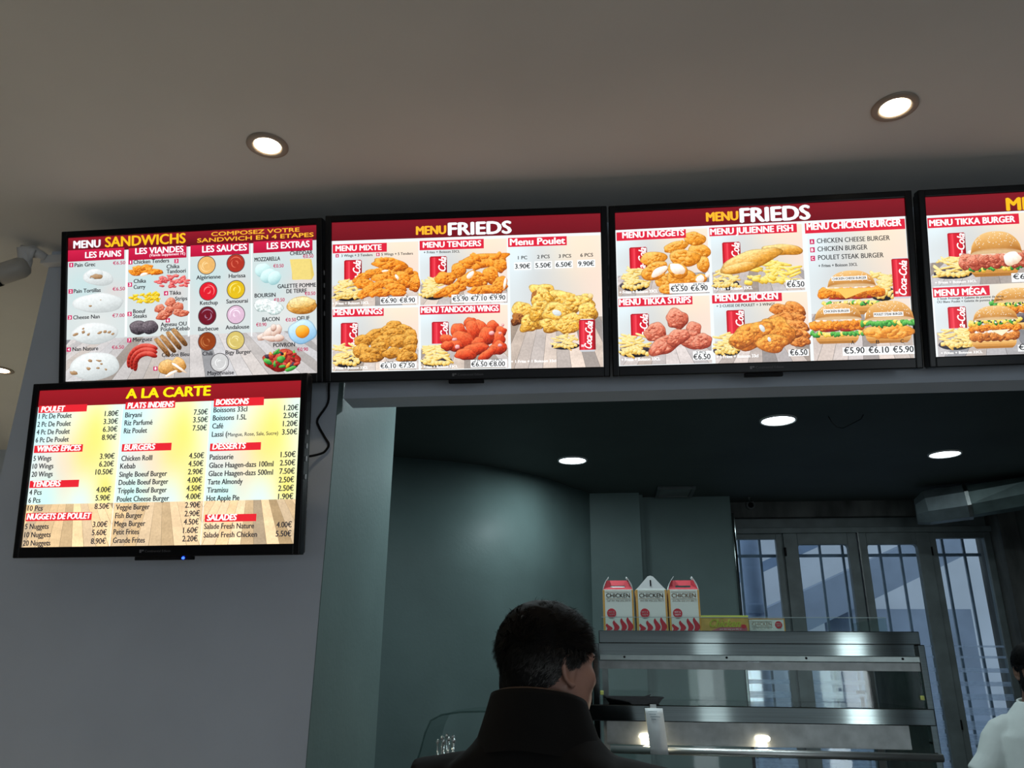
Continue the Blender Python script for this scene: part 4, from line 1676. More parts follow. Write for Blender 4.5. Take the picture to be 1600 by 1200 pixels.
for (x, y), lb in zip(DOWNLIGHTS, DL_LABEL):
    t = empty('kitchen_downlight', lb, 'downlight', (x, y, CEIL), group='cool kitchen downlights')
    MB().lathe([(.078, 0), (.079, -.006), (.084, -.009), (.089, -.008), (.091, 0)], n=48, cap=False).build('rim', M_WHITEP, t)
    MB().lathe([(.079, -.004), (.05, -.0075), (.001, -.009)], n=48).build('diffuser', M_DIFF, t)
    lamp('downlight_glow', 'AREA', (x, y, CEIL - .014), 4.0 if y > 3 else (8.5 if x < 0 else 2.8), (.80, .95, 1.0), (0, 0, 0), shape='DISK', size=.15)

# ------------------------------------------------------------------ menu screens
TV = {1: ((-1.0676,1.8016,2.5001),0.00846,0.26735,0.00618), 2: ((-0.3255,1.8021,2.4981),0.03135,0.27820,0.00016), 3: ((0.4102,1.7994,2.4912),-0.01633,0.23802,-0.00913), 4: ((1.1620,1.8070,2.4953),-0.00580,0.25756,0.00000), 5: ((-1.0642,1.7837,2.0588),-0.01598,0.12924,0.00349)}
TVS = [
    (1, 'menu_screen', 'menu screen headed MENU SANDWICHS with breads, meats, sauces and extras, top left'),
    (2, 'menu_screen', 'menu screen headed MENU FRIEDS with wings, tenders and a Menu Poulet column'),
    (3, 'menu_screen', 'menu screen headed MENU FRIEDS with nuggets, fish and three chicken burgers'),
    (4, 'menu_screen', 'menu screen showing MENU TIKKA BURGER and MENU MÉGA, cut by the right edge'),
    (5, 'menu_screen', 'menu screen headed A LA CARTE, hung below the sandwich menu screen'),
]
M_LED = mat('blue_led', (.1, .2, 1), .4, emit=(.02, .07, 1.0), estr=5, var=0)
M_LOGO = mat('bezel_lettering', (.16, .16, .17), .5, var=0)
M_BTN = mat('grey_button', (.45, .46, .48), .35, var=.05)
for k, nm, lb in TVS:
    c, yw, tilt, rl = TV[k]
    t = empty(nm, lb, 'menu screen', c, group='menu screens over the counter')
    ux = Vector((math.cos(yw), math.sin(yw), 0))
    nn = Vector((-math.sin(yw), math.cos(yw), 0))
    uz = Vector((0, 0, 1)) * math.cos(tilt) - nn * math.sin(tilt)
    ux, uz = ux * math.cos(rl) + uz * math.sin(rl), uz * math.cos(rl) - ux * math.sin(rl)
    uy = uz.cross(ux)
    t.matrix_world = Matrix(((ux.x, uy.x, uz.x, c[0]), (ux.y, uy.y, uz.y, c[1]), (ux.z, uy.z, uz.z, c[2]), (0, 0, 0, 1)))
    hx, hz = SW / 2, SH / 2
    ox, ot, ob = .0165, .018, .026
    # bezel: four bevelled bars standing 6 mm in front of the glass
    mb = MB()
    yf, yb = -.007, .022
    mb.box(-hx - ox, -hx, yf, yb, -hz - ob, hz + ot, .003).box(hx, hx + ox, yf, yb, -hz - ob, hz + ot, .003)
    mb.box(-hx - .002, hx + .002, yf, yb, hz, hz + ot, .003).box(-hx - .002, hx + .002, yf, yb, -hz - ob, -hz, .003)
    bez = mb.build('bezel', M_BLACK, t)
    add = MB()
    add_text(add, 'Continental Edison', -.02, .045, -hz - .0155, .0052, yf - .0004, .2)
    add.box(-.034, -.029, yf - .0005, yf + .001, -hz - .0165, -hz - .0095).box(-.028, -.0235, yf - .0005, yf + .001, -hz - .0130, -hz - .0095)
    add.build('maker_mark', M_LOGO, bez)
    MB().box(-hx - .014, hx + .014, .0225, .036, -hz - .022, hz + .014, .004).box(-hx * .72, hx * .72, .036, .052, -hz * .92, hz * .45, .006).build('back_cover', M_BLACKM, t)
    Screen(40 + k).run(CONTENT[k]).build(t)
    # arm between the cover and the wall
    zz = -hz * .45
    P = c[1] + (uz * zz + uy * .052).y
    L = max(.01, (W - P) / max(.3, uy.y)) + .004
    MB().box(-.08, .08, .052, .056, zz - .05, zz + .05).box(-.02, .02, .05, .052 + L, zz - .02, zz + .02).build('wall_bracket', M_BLACKM, t)
    for j, zb in enumerate((.35, .18, .02, -.2)):
        MB().box(hx + ox - .001, hx + ox + .0022, .004, .010, hz * zb - .006, hz * zb + .006, .0008).build('side_button', M_BTN, t)
    mb = MB().box(-.05 if k == 5 else -.045, .095 if k == 5 else .045, .0, .018, -hz - ob - .0085, -hz - ob + .001, .002)
    rc = mb.build('sensor_bar', M_BLACKM, t)
    if k == 5:
        MB().lathe([(.0001, -.003), (.003, -.002), (.0036, .003)], (.075, -.001, -hz - ob - .004), n=16, axis='y').build('status_light', M_LED, rc)

# power cable hanging from under the second screen to the side of the lower one
pth = [(-.70, 1.9, 2.40), (-.712, 1.93, 2.311), (-.715, 1.943, 2.26), (-.739, 1.944, 2.216), (-.735, 1.944, 2.195), (-.716, 1.944, 2.165), (-.703, 1.944, 2.145), (-.708, 1.944, 2.130), (-.721, 1.944, 2.12), (-.753, 1.93, 2.109), (-.80, 1.90, 2.10)]
sm = []
for i in range(len(pth) - 1):
    p0, p1, p2, p3 = (np.array(pth[min(max(i + k, 0), len(pth) - 1)]) for k in (-1, 0, 1, 2))
    for q in np.linspace(0, 1, 5, endpoint=False):
        sm.append(tuple(.5 * ((2 * p1) + (-p0 + p2) * q + (2 * p0 - 5 * p1 + 4 * p2 - p3) * q * q + (-p0 + 3 * p1 - 3 * p2 + p3) * q ** 3)))
sm.append(pth[-1])
tag(MB().tube(sm, .0032, 8).build('power_cable', M_BLACKM), 'black power cable looping down the wall beside the A LA CARTE screen', 'cable')

# white cable trunking along the top of the wall, with the surveillance camera on its end
tag(MB().box(-1.632, -1.46, W - .03, W - .001, 2.715, 2.742, .002).build('cable_trunking', M_WHITEP), 'short white cable trunking running behind the top left screen corner', 'trunking')
cc = empty('surveillance_camera', 'white bullet security camera hanging at the wall end, upper left', 'camera', (-1.66, W - .05, 2.755))
mb = MB()
mb.tube([(.045, .018, -.022), (.01, .005, -.008), (-.012, 0, -.012), (-.002, 0, -.045), (.005, 0, -.07)], [.010, .018, .024, .019, .012], 14)
for i in range(5):
    mb.tube([(-.02 + .008 * i, -.006, .004 - .002 * i), (.0 + .006 * i, -.012, -.014), (.012, -.004, -.03 - .004 * i)], [.006, .009, .005], 8)
mb.build('mounting_arm', M_WHITEP, cc)
ax = Vector((-.86, -.22, -.46)).normalized()
p0 = Vector((.012, -.002, -.058))
cb = MB().tube([p0 - ax * .002, p0 + ax * .004, p0 + ax * .02, p0 + ax * .075, p0 + ax * .085], [.012, .024, .031, .031, .030], 28).build('camera_body', mat('ivory_plastic', (.42, .40, .36), .45, var=.08), cc)
MB().tube([p0 + ax * .083, p0 + ax * .10], [.0325, .033], 28).build('front_ring', M_BLACKM, cc)
MB().tube([p0 + ax * .099, p0 + ax * .102], [.022, .018], 24).build('lens', M_BLACK, cc)

# ------------------------------------------------------------------ kitchen ceiling items
M_FOIL = mat('wrapped_duct_foil', (.15, .19, .20), .5, .3, var=.3, scale=7, bump=.8, bscale=14)
dt = empty('air_duct', 'silver wrapped air duct hanging under the kitchen ceiling at right', 'duct', (2.2, 5.4, 2.66))


def octring(c, d, rx, rz, tw=0.0):
    d = Vector(d).normalized()
    a = d.cross(Vector((0, 0, 1))).normalized()
    u = a.cross(d)
    return [Vector(c) + a * rx * math.cos(t) + u * rz * math.sin(t) for t in (2 * PI * (k + .5) / 8 + tw for k in range(8))]


rg = [octring((-.06, .20, -.055), (1, -.35, .0), .10, .085), octring((.0, .17, -.035), (1, -.35, .1), .14, .115), octring((.22, .06, -.02), (1, -.4, .08), .155, .115)]
mb = MB().loft(rg, smooth=False)
mb.build('end_section', M_FOIL, dt)
rg = [octring((.225, .058, -.018), (1, -.4, .05), .148, .106), octring((.5, -.12, .0), (1, -.5, .03), .15, .10, .1), octring((.70, -.25, .005), (1, -.6, 0), .15, .10), octring((.86, -.34, .005), (1, -.6, 0), .15, .10)]
MB().loft(rg, smooth=False).build('main_section', mat('duct_foil', (.12, .17, .165), .5, .3, var=.35, scale=6, bump=.8, bscale=12), dt)
rg = [octring((.212, .064, -.019), (1, -.4, .07), .158, .118), octring((.232, .054, -.018), (1, -.4, .07), .158, .118)]
MB().loft(rg, smooth=False).build('joint_band', M_STEELD, dt)

vt = empty('ceiling_vent', 'small dark rectangular vent in the kitchen ceiling near the back wall', 'vent', (.535, 5.58, CEIL))
MB().box(-.13, -.105, -.15, .15, -.022, 0, .003).box(.105, .13, -.15, .15, -.022, 0, .003).box(-.105, .105, -.15, -.125, -.022, 0, .003).box(-.105, .105, .125, .15, -.022, 0, .003).build('frame', mat('vent_paint', (.09, .11, .11), .5, var=.1), vt)
MB().box(-.104, .104, -.124, .124, -.012, -.002).build('panel', mat('vent_panel', (.14, .16, .16), .5, var=.2), vt)
rg = empty('round_detector', 'small dark round ring fixture at the top of the sooty beam', 'detector', (1.13, 6.03, 2.745))
MB().lathe([(.020, .0), (.020, -.018), (.028, -.022), (.034, -.018), (.036, 0)], n=24, axis='y', cap=False).build('ring', mat('detector_grey', (.12, .13, .13), .5), rg)
MB().lathe([(.0201, 0), (.0201, -.010), (.001, -.010)], n=24, axis='y').build('centre', M_BLACKM, rg)
sk = empty('sprinkler_head', 'tiny pale sprinkler head under the kitchen ceiling left of the windows', 'sprinkler', (1.09, 5.84, CEIL))
MB().lathe([(.012, 0), (.012, -.008), (.006, -.012), (.006, -.03)], n=16).build('stem', M_STEELD, sk)
MB().lathe([(.022, -.030), (.022, -.033)], n=20).build('plate', M_STEEL, sk)
wr = [(1.138, 3.86, CEIL), (1.15, 3.86, 2.74), (1.17, 3.855, 2.712), (1.195, 3.85, 2.705), (1.24, 3.848, 2.725), (1.285, 3.845, 2.748), (1.30, 3.845, CEIL)]
tag(MB().tube(wr, .0022, 6).build('loose_wire', M_BLACKM), 'thin black wire drooping from the kitchen ceiling beside the nearest downlight', 'wire')

# ------------------------------------------------------------------ counters
M_CTR = mat('counter_laminate', (.22, .21, .20), .4, var=.1)
ct = empty('service_counter', 'steel topped counter carrying the heated display cabinet', 'counter', (.6, 3.3, 0))
MB().box(-1.0, 1.1, -.42, .42, 0, .92).build('body', M_CTR, ct)
MB().box(-1.02, 1.12, -.45, .45, .921, .96, .004).build('worktop', M_STEEL, ct)
fc = empty('front_counter', 'customer counter filling the serving opening under the menus', 'counter', (.4, 2.25, 0))
MB().box(-1.08, 2.19, -.28, .22, 0, 1.02).build('body', M_CTR, fc)
MB().box(-1.08, 2.19, -.295, .26, 1.021, 1.06, .005).build('worktop', mat('counter_stone', (.08, .08, .085), .3, var=.3, scale=40), fc)

# clear domed cover on the front counter, just left of the customer
dm = empty('domed_cover', 'clear rounded display cover standing on the counter behind the customer', 'cover', (-.26, 2.26, 1.061))


def domep(e):
    q = [(-.285 - e, 0), (-.255 - e, .15), (-.229 - e, .259), (-.217 - e, .295), (-.205 - e, .332), (-.194 - e, .376), (-.181 - e, .405 + e), (-.153, .419 + e), (-.104, .426 + e), (-.05, .428 + e)]
    return q + [(-x, z) for x, z in q[::-1]]


a, b = domep(0), domep(-.004)
MB().loft([[(x, -.12, z) for x, z in a], [(x, .14, z) for x, z in a]], closed=False).build('shell', glass('dome_plastic', (.80, .87, .86), .05), dm)
for yy in (-.12,):
    MB().tube([(x, yy, z) for x, z in a], .0022, 8).build('rim', glass('dome_rim', (.6, .7, .68), .03), dm)
bb = empty('sparkle_tub', 'small steel tub of shiny pieces, added for sparkles under the clear domed cover', 'tub', (-.415, 2.26, 1.061))  # tub and polished tips added to imitate glints of light in the cover
MB().lathe([(.038, 0), (.046, .2), (.048, .205), (.044, .2), (.036, .006)], n=24).build('tub', M_STEELD, bb)
R0 = random.Random(4)
for i, (x, z) in enumerate(((-.026, .346), (-.017, .354), (-.007, .359), (.003, .353), (-.012, .345), (.010, .356), (.017, .349))):
    y = -.02 + .012 * (i % 3)
    MB().tube([(x * .4, y * .5, .02), (x * .8, y, .20), (x, y, z)], [.0022, .0025, .003], 8).lathe([(.0005, z + .008), (.005, z + .005), (.0055, z), (.0005, z - .006)], (x, y, 0), n=12).build('sparkle_piece', mat('polished_steel', (.8, .84, .84), .12, 1.0, var=.03), bb)

# ------------------------------------------------------------------ heated display cabinet
CB = empty('heated_display_cabinet', 'stainless steel heated display cabinet with lit shelves on the counter', 'display cabinet', (0, 3.0, .96))
B = .96
X0, X1, DEP = -.014, 1.078, .5


def cz(z):
    return z - B


mb = MB()
mb.box(X0, X1 + .012, -.004, DEP, cz(1.678), cz(1.722), .003)
mb.build('top_tray', M_STEEL, CB)
MB().box(X0, X1, .014, .03, cz(1.641), cz(1.678)).build('lamp_canopy', M_STEEL, CB)
lg = MB().box(X0, X1, -.012, .025, cz(1.619), cz(1.641), .003).build('canopy_ledge', mat('pale_aluminium', (.26, .30, .29), .34, 1.0, var=.08, scale=30), CB)
for x in (.075, .43, .70, 1.02):
    MB().lathe([(.0001, -.0150), (.004, -.0145), (.004, -.011)], (x, 0, cz(1.632)), n=12, axis='y').build('screw', M_BLACKM, lg)
MB().box(X0, X1, .0, .14, cz(1.592), cz(1.6185)).build('canopy_underside', M_STEELD, CB)
# middle shelf rail
MB().box(X0 - .05, X1 + .018, -.014, .45, cz(1.421), cz(1.474), .003).build('middle_shelf', M_STEEL, CB)
MB().box(X0 + .02, X1 - .06, .02, .05, cz(1.345), cz(1.420)).build('lamp_housing', M_STEELD, CB)
MB().box(X0 + .02, X1 - .06, .05, .20, cz(1.352), cz(1.358)).build('lamp_reflector', mat('warm_reflector', (.62, .56, .48), .25, 1.0, var=.1), CB)
M_HEAT = mat('heat_lamp_glow', (1, .9, .7), .4, emit=(1, .87, .66), estr=16, var=0)
for x in (.14, .533):
    MB().tube([(x - .024, .012, cz(1.372)), (x - .019, .012, cz(1.372)), (x, .012, cz(1.372)), (x + .019, .012, cz(1.372)), (x + .024, .012, cz(1.372))], [.003, .008, .010, .008, .003], 16).build('heat_lamp', M_HEAT, CB)
    lamp('heat_lamp_light', 'POINT', (x, 3.012, 1.350), .9, (1, .83, .6), shadow_soft_size=.015)
MB().tube([(X0 + .03, -.028, cz(1.333)), (X1 + .016, -.028, cz(1.326))], .0125, 18).build('front_tube', mat('polished_tube', (.70, .72, .70), .45, 1.0, var=.05), CB)
MB().box(X0, X1 + .01, -.012, .45, cz(.97), cz(1.10), .003).build('base', M_STEEL, CB)
MB().box(X0 + .02, X1 - .005, .01, .44, cz(1.1002), cz(1.108)).build('base_shelf', M_STEELD, CB)
# ends: steel uprights and side sheets
for x, s_, nm in ((X0 - .012, -1, 'left'), (X1, 1, 'right')):
    MB().box(x - (.012 if s_ < 0 else 0), x + (.012 if s_ < 0 else .022), -.008, .03, cz(1.10), cz(1.678), .003).build('upright', M_STEEL, CB)
    MB().box(x - .002 if s_ < 0 else x + .004, x + .004 if s_ < 0 else x + .010, .03, DEP - .01, cz(1.10), cz(1.678)).build('side_sheet', M_STEELD, CB)
MB().box(X0 - .075, X0 - .027, -.004, .02, cz(1.10), cz(1.722)).build('end_panel', M_STEEL, CB)
MB().box(X0 - .075, X0 - .026, -.010, .0, cz(1.684), cz(1.722)).build('end_panel_cap', M_STEELD, CB)
for x in (X0 + .02, X1 - .025):
    MB().box(x - .012, x + .012, DEP - .03, DEP - .006, cz(1.10), cz(1.678)).build('rear_post', M_STEELD, CB)
MB().box(X0 + .033, X1 - .038, DEP - .016, DEP - .012, cz(1.105), cz(1.676)).build('rear_glass', M_GLASS, CB)
MB().box(X0 + .005, X1 - .005, -.003, .001, cz(1.475), cz(1.592)).build('front_glass', M_GLASS, CB)
lt = MB().box(X1 - .085, X1 - .055, DEP - .034, DEP - .018, cz(1.505), cz(1.517), .002).box(X1 - .072, X1 - .06, DEP - .034, DEP - .018, cz(1.472), cz(1.495), .003)
lt.build('door_latch', M_BLACKM, CB)
M_YEL = mat('yellow_plastic', (.62, .66, .16), .5, var=.1)
for x, z in ((X0 + .006, 1.512), (X1 - .012, 1.508)):
    MB().box(x - .006, x + .006, -.012, -.0035, cz(z - .007), cz(z + .007), .002).build('glass_clip', M_YEL, CB)
gd = MB()
gd.box(X0 + .012, .99, .004, .008, cz(1.7225), cz(1.768)).box(X0 + .012, X0 + .016, .008, .40, cz(1.7225), cz(1.768)).box(.986, .99, .008, .40, cz(1.7225), cz(1.768))
gd.build('glass_guard', glass('guard_glass', (.94, .98, .97), .012), CB)
MB().box(X0 + .012, .99, .0035, .0085, cz(1.7675), cz(1.7695)).build('guard_edge', mat('glass_edge', (.35, .45, .44), .2, var=.05), CB)

# note and tray
M_PAPER = mat('white_paper', (.78, .82, .82), .8, var=.04)
M_INK = mat('faint_ink', (.30, .38, .42), .8, var=0)
nt_ = empty('paper_note', 'white paper receipt taped over the cabinet rail, behind the black tray', 'note', (.166, 2.96, 1.474))
mb = MB()
rows = []
for i in range(10):
    k = i / 9
    z = -.008 - .144 * k
    y = -.004 - .006 * math.sin(k * 3.1) - .006 * k
    rows.append([(-.029 + .012 * k, y, z), (.031 + .012 * k, y - .001, z)])
mb.loft(rows, closed=False)
np_ = mb.build('paper', M_PAPER, nt_)
sd = np_.modifiers.new('thick', 'SOLIDIFY')
sd.thickness = .0004
MB().box(-.011, .010, -.0035, -.002, -.014, .004).build('tape', mat('clear_tape', (.75, .78, .76), .3), nt_)
ink = MB()
for j, (w_, z) in enumerate(((.030, -.018), (.022, -.026), (.034, -.034), (.016, -.042))):
    ink.box(-.018 + .003 * j, -.018 + .003 * j + w_, -.0105 - .0006 * j, -.0100 - .0006 * j, z - .0018, z)
ink.build('handwriting', M_INK, nt_)
ty = empty('black_tray', 'shallow black plastic tray lying on the cabinet middle shelf', 'tray', (.105, 3.10, 1.4745))
mb = MB()
mb.loft([ellipse((0, 0), .088, .06, 32, .0, 5), ellipse((0, 0), .102, .075, 32, .018, 5), ellipse((0, 0), .108, .08, 32, .020, 5), ellipse((0, 0), .107, .079, 32, .022, 5), ellipse((0, 0), .100, .072, 32, .0195, 5), ellipse((0, 0), .085, .058, 32, .003, 5)])
mb.build('tray', M_BLACKM, ty)
MB().prism([(.02, .02), (.055, .023), (.062, .032), (.045, .026)], -.02, .0).build('torn_film', M_BLACKM, ty)

# ------------------------------------------------------------------ boxes on the cabinet
M_CARD = mat('carton_cream', (.66, .72, .66), .7, var=.04)
M_ORANGE = mat('carton_orange', (.62, .33, .06), .7, var=.06)
M_RED = mat('carton_red', (.50, .022, .04), .6, var=.06)
M_BROWN = mat('carton_brown_ink', (.30, .20, .12), .7, var=0)
M_CWHITE = mat('carton_white', (.80, .84, .82), .7, var=.03)
M_LIME = mat('carton_lime', (.62, .72, .10), .6, var=.08)
M_YOL = mat('carton_yellow_print', (.50, .33, .08), .6, var=.25, scale=25)
M_PINK = mat('carton_pink_print', (.45, .12, .16), .6, var=.2, scale=30)


def front_print(mb, w, y, z0, h, big=True):
    """printed front: lettering, tag line, badge, flames; material slots 1 brown 2 red 3 white"""
    mb.mi = 1
    if big:
        s = w / .114
        zt = z0 + h
        add_text(mb, 'CHICKEN', -.044 * s, .044 * s, zt - .029 * s, .0145 * s, y, .35)
        mb.box(-.046 * s, .046 * s, y, y + .0002, zt - .0095 * s, zt - .0085 * s).box(-.046 * s, .046 * s, y, y + .0002, zt - .0345 * s, zt - .0333 * s)
        add_text(mb, 'just the way you like it', -.042 * s, .046 * s, zt - .043 * s, .0056 * s, y, .3, .2)
        mb.mi = 2
        bx, bz, br = -.026 * s, zt - .086 * s, .0165 * s
        mb.loft([[(bx + br * (1 + .05 * (k % 2)) * math.cos(2 * PI * k / 32), y - d, bz + br * (1 + .05 * (k % 2)) * math.sin(2 * PI * k / 32)) for k in range(32)] for d in (0, .0003)], smooth=False)
        for fx, fh in ((-.040, .024), (-.014, .036), (.014, .044), (.037, .048)):
            fx, fh = fx * s, fh * s
            n = 14
            le, ri = [], []
            for i in range(n + 1):
                t = i / n
                wv = .0085 * s * math.sin(PI * min(1, .18 + .82 * t)) ** .7 * (1 - t ** 3 * .2) + .002 * s * (1 - t)
                off = .0065 * s * math.sin(t * 5.2) * (1 - t * .3)
                le.append((fx + off - wv * (1 if i < n else 0), z0 + .001 + fh * t))
                ri.append((fx + off + wv * (1 if i < n else .05), z0 + .001 + fh * t))
            mb.loft([[(a[0], y - .0003, a[1]), (b[0], y - .0003, b[1])] for a, b in zip(le, ri)], closed=False, smooth=False)
        mb.mi = 3
        add_text(mb, 'HOT &', bx - .011 * s, bx + .011 * s, bz + .0015 * s, .0062 * s, y - .0006, .3)
        add_text(mb, 'TASTY', bx - .0115 * s, bx + .0115 * s, bz - .0085 * s, .0062 * s, y - .0006, .3)
    mb.mi = 0


def meal_box(x, lab, gable, turn=0.0):
    w, d, h = .112, .085, .146
    t = empty('chicken_meal_box', lab, 'box', (x, 3.075, 1.7225), (0, 0, turn), group='tall chicken meal boxes on the cabinet')
    mb = MB()
    mb.box(-w / 2, w / 2, -d / 2, d / 2, 0, h, .0012)
    y = -d / 2 - .0004
    mb.mi = 4
    mb.box(-w / 2 + .0005, -w / 2 + .007, y, y + .0003, .001, h - .001).box(w / 2 - .006, w / 2 - .0005, y, y + .0003, .001, h - .001)
    mb.mi = 4
    mb.box(-w / 2 - .0004, -w / 2 + .0004, -d / 2 + .001, d / 2 - .001, .001, h - .001).box(w / 2 - .0004, w / 2 + .0004, -d / 2 + .001, d / 2 - .001, .001, h - .001)
    mb.mi = 0
    front_print(mb, w, y - .0002, 0, h)
    mb.build('carton', [M_CARD, M_BROWN, M_RED, M_CWHITE, M_ORANGE], t)
    T = .0012
    if gable:    # white peaked end flap with a slit
        mb = MB()
        z0, zt = h, h + .050
        q = [(-w / 2 + .002, z0), (w / 2 - .002, z0), (w / 2 - .012, z0 + .010), (.010, zt - .003), (.0, zt), (-.010, zt - .003), (-w / 2 + .012, z0 + .010)]
        mb.prism(q, -d / 2 + .002, -d / 2 + .004)
        mb.build('peaked_flap', M_CWHITE, t)
        MB().box(-.0025, .0025, -d / 2 + .0005, -d / 2 + .0025, z0 + .012, z0 + .034, .0008).build('slit', M_BLACKM, t)
        MB().prism([(-w / 2 + .004, z0), (w / 2 - .004, z0), (.0, zt - .004)], d / 2 - .006, d / 2 - .004).build('rear_flap', M_CWHITE, t)
    else:        # red inside of the leaning handle panel between two curled white side flaps
        z0, zt = h, h + .036
        mb = MB()
        k = .034
        # front panel leaning back, with a hand hole: built as a frame around the hole
        def P(u, v, dy=0):
            hw = (w / 2 - .002) * (1 - v) + (w / 2 - .016) * v
            return (u * hw, -d / 2 + .003 + k * v + dy, z0 + (zt - z0) * v)
        us = [-1, -.55, .55, 1]
        vs_ = [0, .22, .42, 1]
        for i in range(3):
            for j in range(3):
                if i == 1 and j == 1:
                    continue
                mb.loft([[P(us[i], vs_[j], dy), P(us[i + 1], vs_[j], dy), P(us[i + 1], vs_[j + 1], dy), P(us[i], vs_[j + 1], dy)] for dy in (0, T)], smooth=False)
        mb.build('handle_panel', M_RED, t)
        if gable is None:
            MB().loft([[P(-.52, .24, .004), P(.52, .24, .004), P(.52, .40, .004), P(-.52, .40, .004)], [P(-.52, .24, .005), P(.52, .24, .005), P(.52, .40, .005), P(-.52, .40, .005)]], smooth=False).build('inner_flap', M_CWHITE, t)
        for s_ in (-1, 1):
            mb = MB()
            rows = []
            for i in range(8):
                q = i / 7
                xx = s_ * (w / 2 - .001 - .022 * q ** 1.2 + .003 * math.sin(q * PI))
                rows.append([(xx, -d / 2 + .002 + .004 * q, z0 + .047 * q), (xx, d / 2 - .004 - .02 * q, z0 + .047 * q)])
            mb.loft(rows, closed=False)
            f = mb.build('side_flap', M_CWHITE, t)
            so = f.modifiers.new('thick', 'SOLIDIFY')
            so.thickness = .0012
    return t


meal_box(.061, 'tall CHICKEN box with red handle panel, leftmost of three on the cabinet', None)
meal_box(.182, 'tall CHICKEN box with white peaked top, middle of three on the cabinet', True)
meal_box(.301, 'tall CHICKEN box with red handle panel, beside the yellow carton', False, -.03)
t = empty('yellow_carton', 'low yellow and lime carton with green script lettering, lying on the cabinet', 'box', (.440, 3.075, 1.7225), (0, 0, -.02))
mb = MB().box(-.083, .083, -.05, .05, 0, .052, .001)
mb.mi = 1
mb.box(-.083, .083, -.0506, .0506, .046, .0535, .0005)
mb.mi = 2
mb.quad((-.05, -.0503, .001), (.076, -.0503, .001), (.076, -.0503, .014), (-.02, -.0503, .012))
mb.mi = 1
add_text(mb, 'Chicken', -.058, .050, .014, .026, -.0508, .5, .35)
mb.mi = 3
add_text(mb, 'just the way you like it', -.02, .055, .004, .005, -.0508, .2, .2)
mb.mi = 4
mb.loft([[(.065 + .009 * math.cos(a), -.0505 - dd, .016 + .007 * math.sin(a)) for a in np.linspace(0, 2 * PI, 20, endpoint=False)] for dd in (0, .0003)], smooth=False)
mb.build('carton', [M_YOL, M_LIME, M_PINK, M_CWHITE, M_RED], t)
t = empty('cream_carton', 'low cream CHICKEN carton with a red badge, right end of the boxes', 'box', (.588, 3.075, 1.7225), (0, 0, -.03))
mb = MB().box(-.062, .062, -.045, .045, 0, .043, .001)
mb.mi = 1
mb.box(-.062, .062, -.0454, .0454, .0405, .0435, .0004).box(.0585, .0622, -.0454, .0, .0005, .042)
mb.mi = 2
add_text(mb, 'CHICKEN', -.052, .016, .019, .0115, -.0456, 0)
mb.box(-.054, .018, -.0456, -.0452, .0335, .0343).box(-.054, .018, -.0456, -.0452, .0148, .0156)
add_text(mb, 'just the way you like it', -.050, .014, .0075, .0045, -.0456, 0, .2)
mb.mi = 3
mb.loft([[(.040 + .0125 * math.cos(a), -.0455 - dd, .022 + .0125 * math.sin(a)) for a in np.linspace(0, 2 * PI, 24, endpoint=False)] for dd in (0, .0003)], smooth=False)
mb.mi = 0
add_text(mb, 'HOT &', .0315, .0485, .023, .0045, -.0462, .3)
add_text(mb, 'TASTY', .0315, .0485, .016, .0045, -.0462, .3)
mb.build('carton', [M_CARD, M_ORANGE, M_BROWN, M_RED], t)

# ------------------------------------------------------------------ people
HC = Vector((0, 0, 1.597))     # centre of the head, standing height 1.75
HEAD_SCALE = .915
ELL = [  # centre, radii of the soft blended head volumes
    ((0, -.014, .028), (.076, .098, .086)), ((0, .030, -.030), (.064, .064, .080)), ((0, .040, -.072), (.054, .050, .044)),
    ((0, .080, -.094), (.022, .016, .018)), ((0, .082, .022), (.050, .018, .014)), ((.040, .062, -.022), (.026, .026, .024)), ((-.040, .062, -.022), (.026, .026, .024)),
    ((0, .098, -.012), (.010, .018, .030)), ((0, .106, -.026), (.015, .016, .012)), ((0, .088, -.062), (.025, .012, .012)), ((0, -.05, -.045), (.056, .05, .05)),
    ((.046, .03, -.062), (.022, .034, .03)), ((-.046, .03, -.062), (.022, .034, .03)),
]


def head_r(dirs):
    """distance from the head centre to the skin along unit directions"""
    lo = np.zeros(len(dirs))
    hi = np.full(len(dirs), .19)

    def sdf(p):
        acc = np.zeros(len(p))
        for c, r in ELL:
            q = (p - np.array(c)) / np.array(r)
            k0 = np.linalg.norm(q, axis=1)
            k1 = np.linalg.norm(q / np.array(r), axis=1) + 1e-9
            acc += np.exp(-(k0 * (k0 - 1) / k1) / .008)
        d = -.008 * np.log(acc + 1e-30)
        for sx in (-1, 1):      # eye sockets
            e = np.linalg.norm((p - np.array((sx * .032, .102, .004))) / np.array((1.2, 1, .8)), axis=1) - .017
            h = np.clip(.5 - .5 * (d + e) / .012, 0, 1)
            d = d * (1 - h) + (-e) * h + .012 * h * (1 - h)
        return d
    # outermost crossing
    ts = np.linspace(.19, .03, 60)
    r = np.full(len(dirs), .03)
    done = np.zeros(len(dirs), bool)
    for a in ts:
        ins = (sdf(dirs * a) < 0) & ~done
        r[ins] = a
        done |= ins
    lo, hi = r, r + .0028
    for _ in range(8):
        m = (lo + hi) / 2
        ins = sdf(dirs * m[:, None]) < 0
        lo = np.where(ins, m, lo)
        hi = np.where(ins, hi, m)
    return lo


def dir_grid(nu, nv):
    out = []
    for j in range(nv + 1):
        ph = -PI / 2 + PI * j / nv
        for i in range(nu):
            th = 2 * PI * i / nu
            out.append((math.cos(ph) * math.sin(th), math.cos(ph) * math.cos(th), math.sin(ph)))
    return np.array(out)


NU, NV = 96, 72
DG = dir_grid(NU, NV)
RG = head_r(DG)


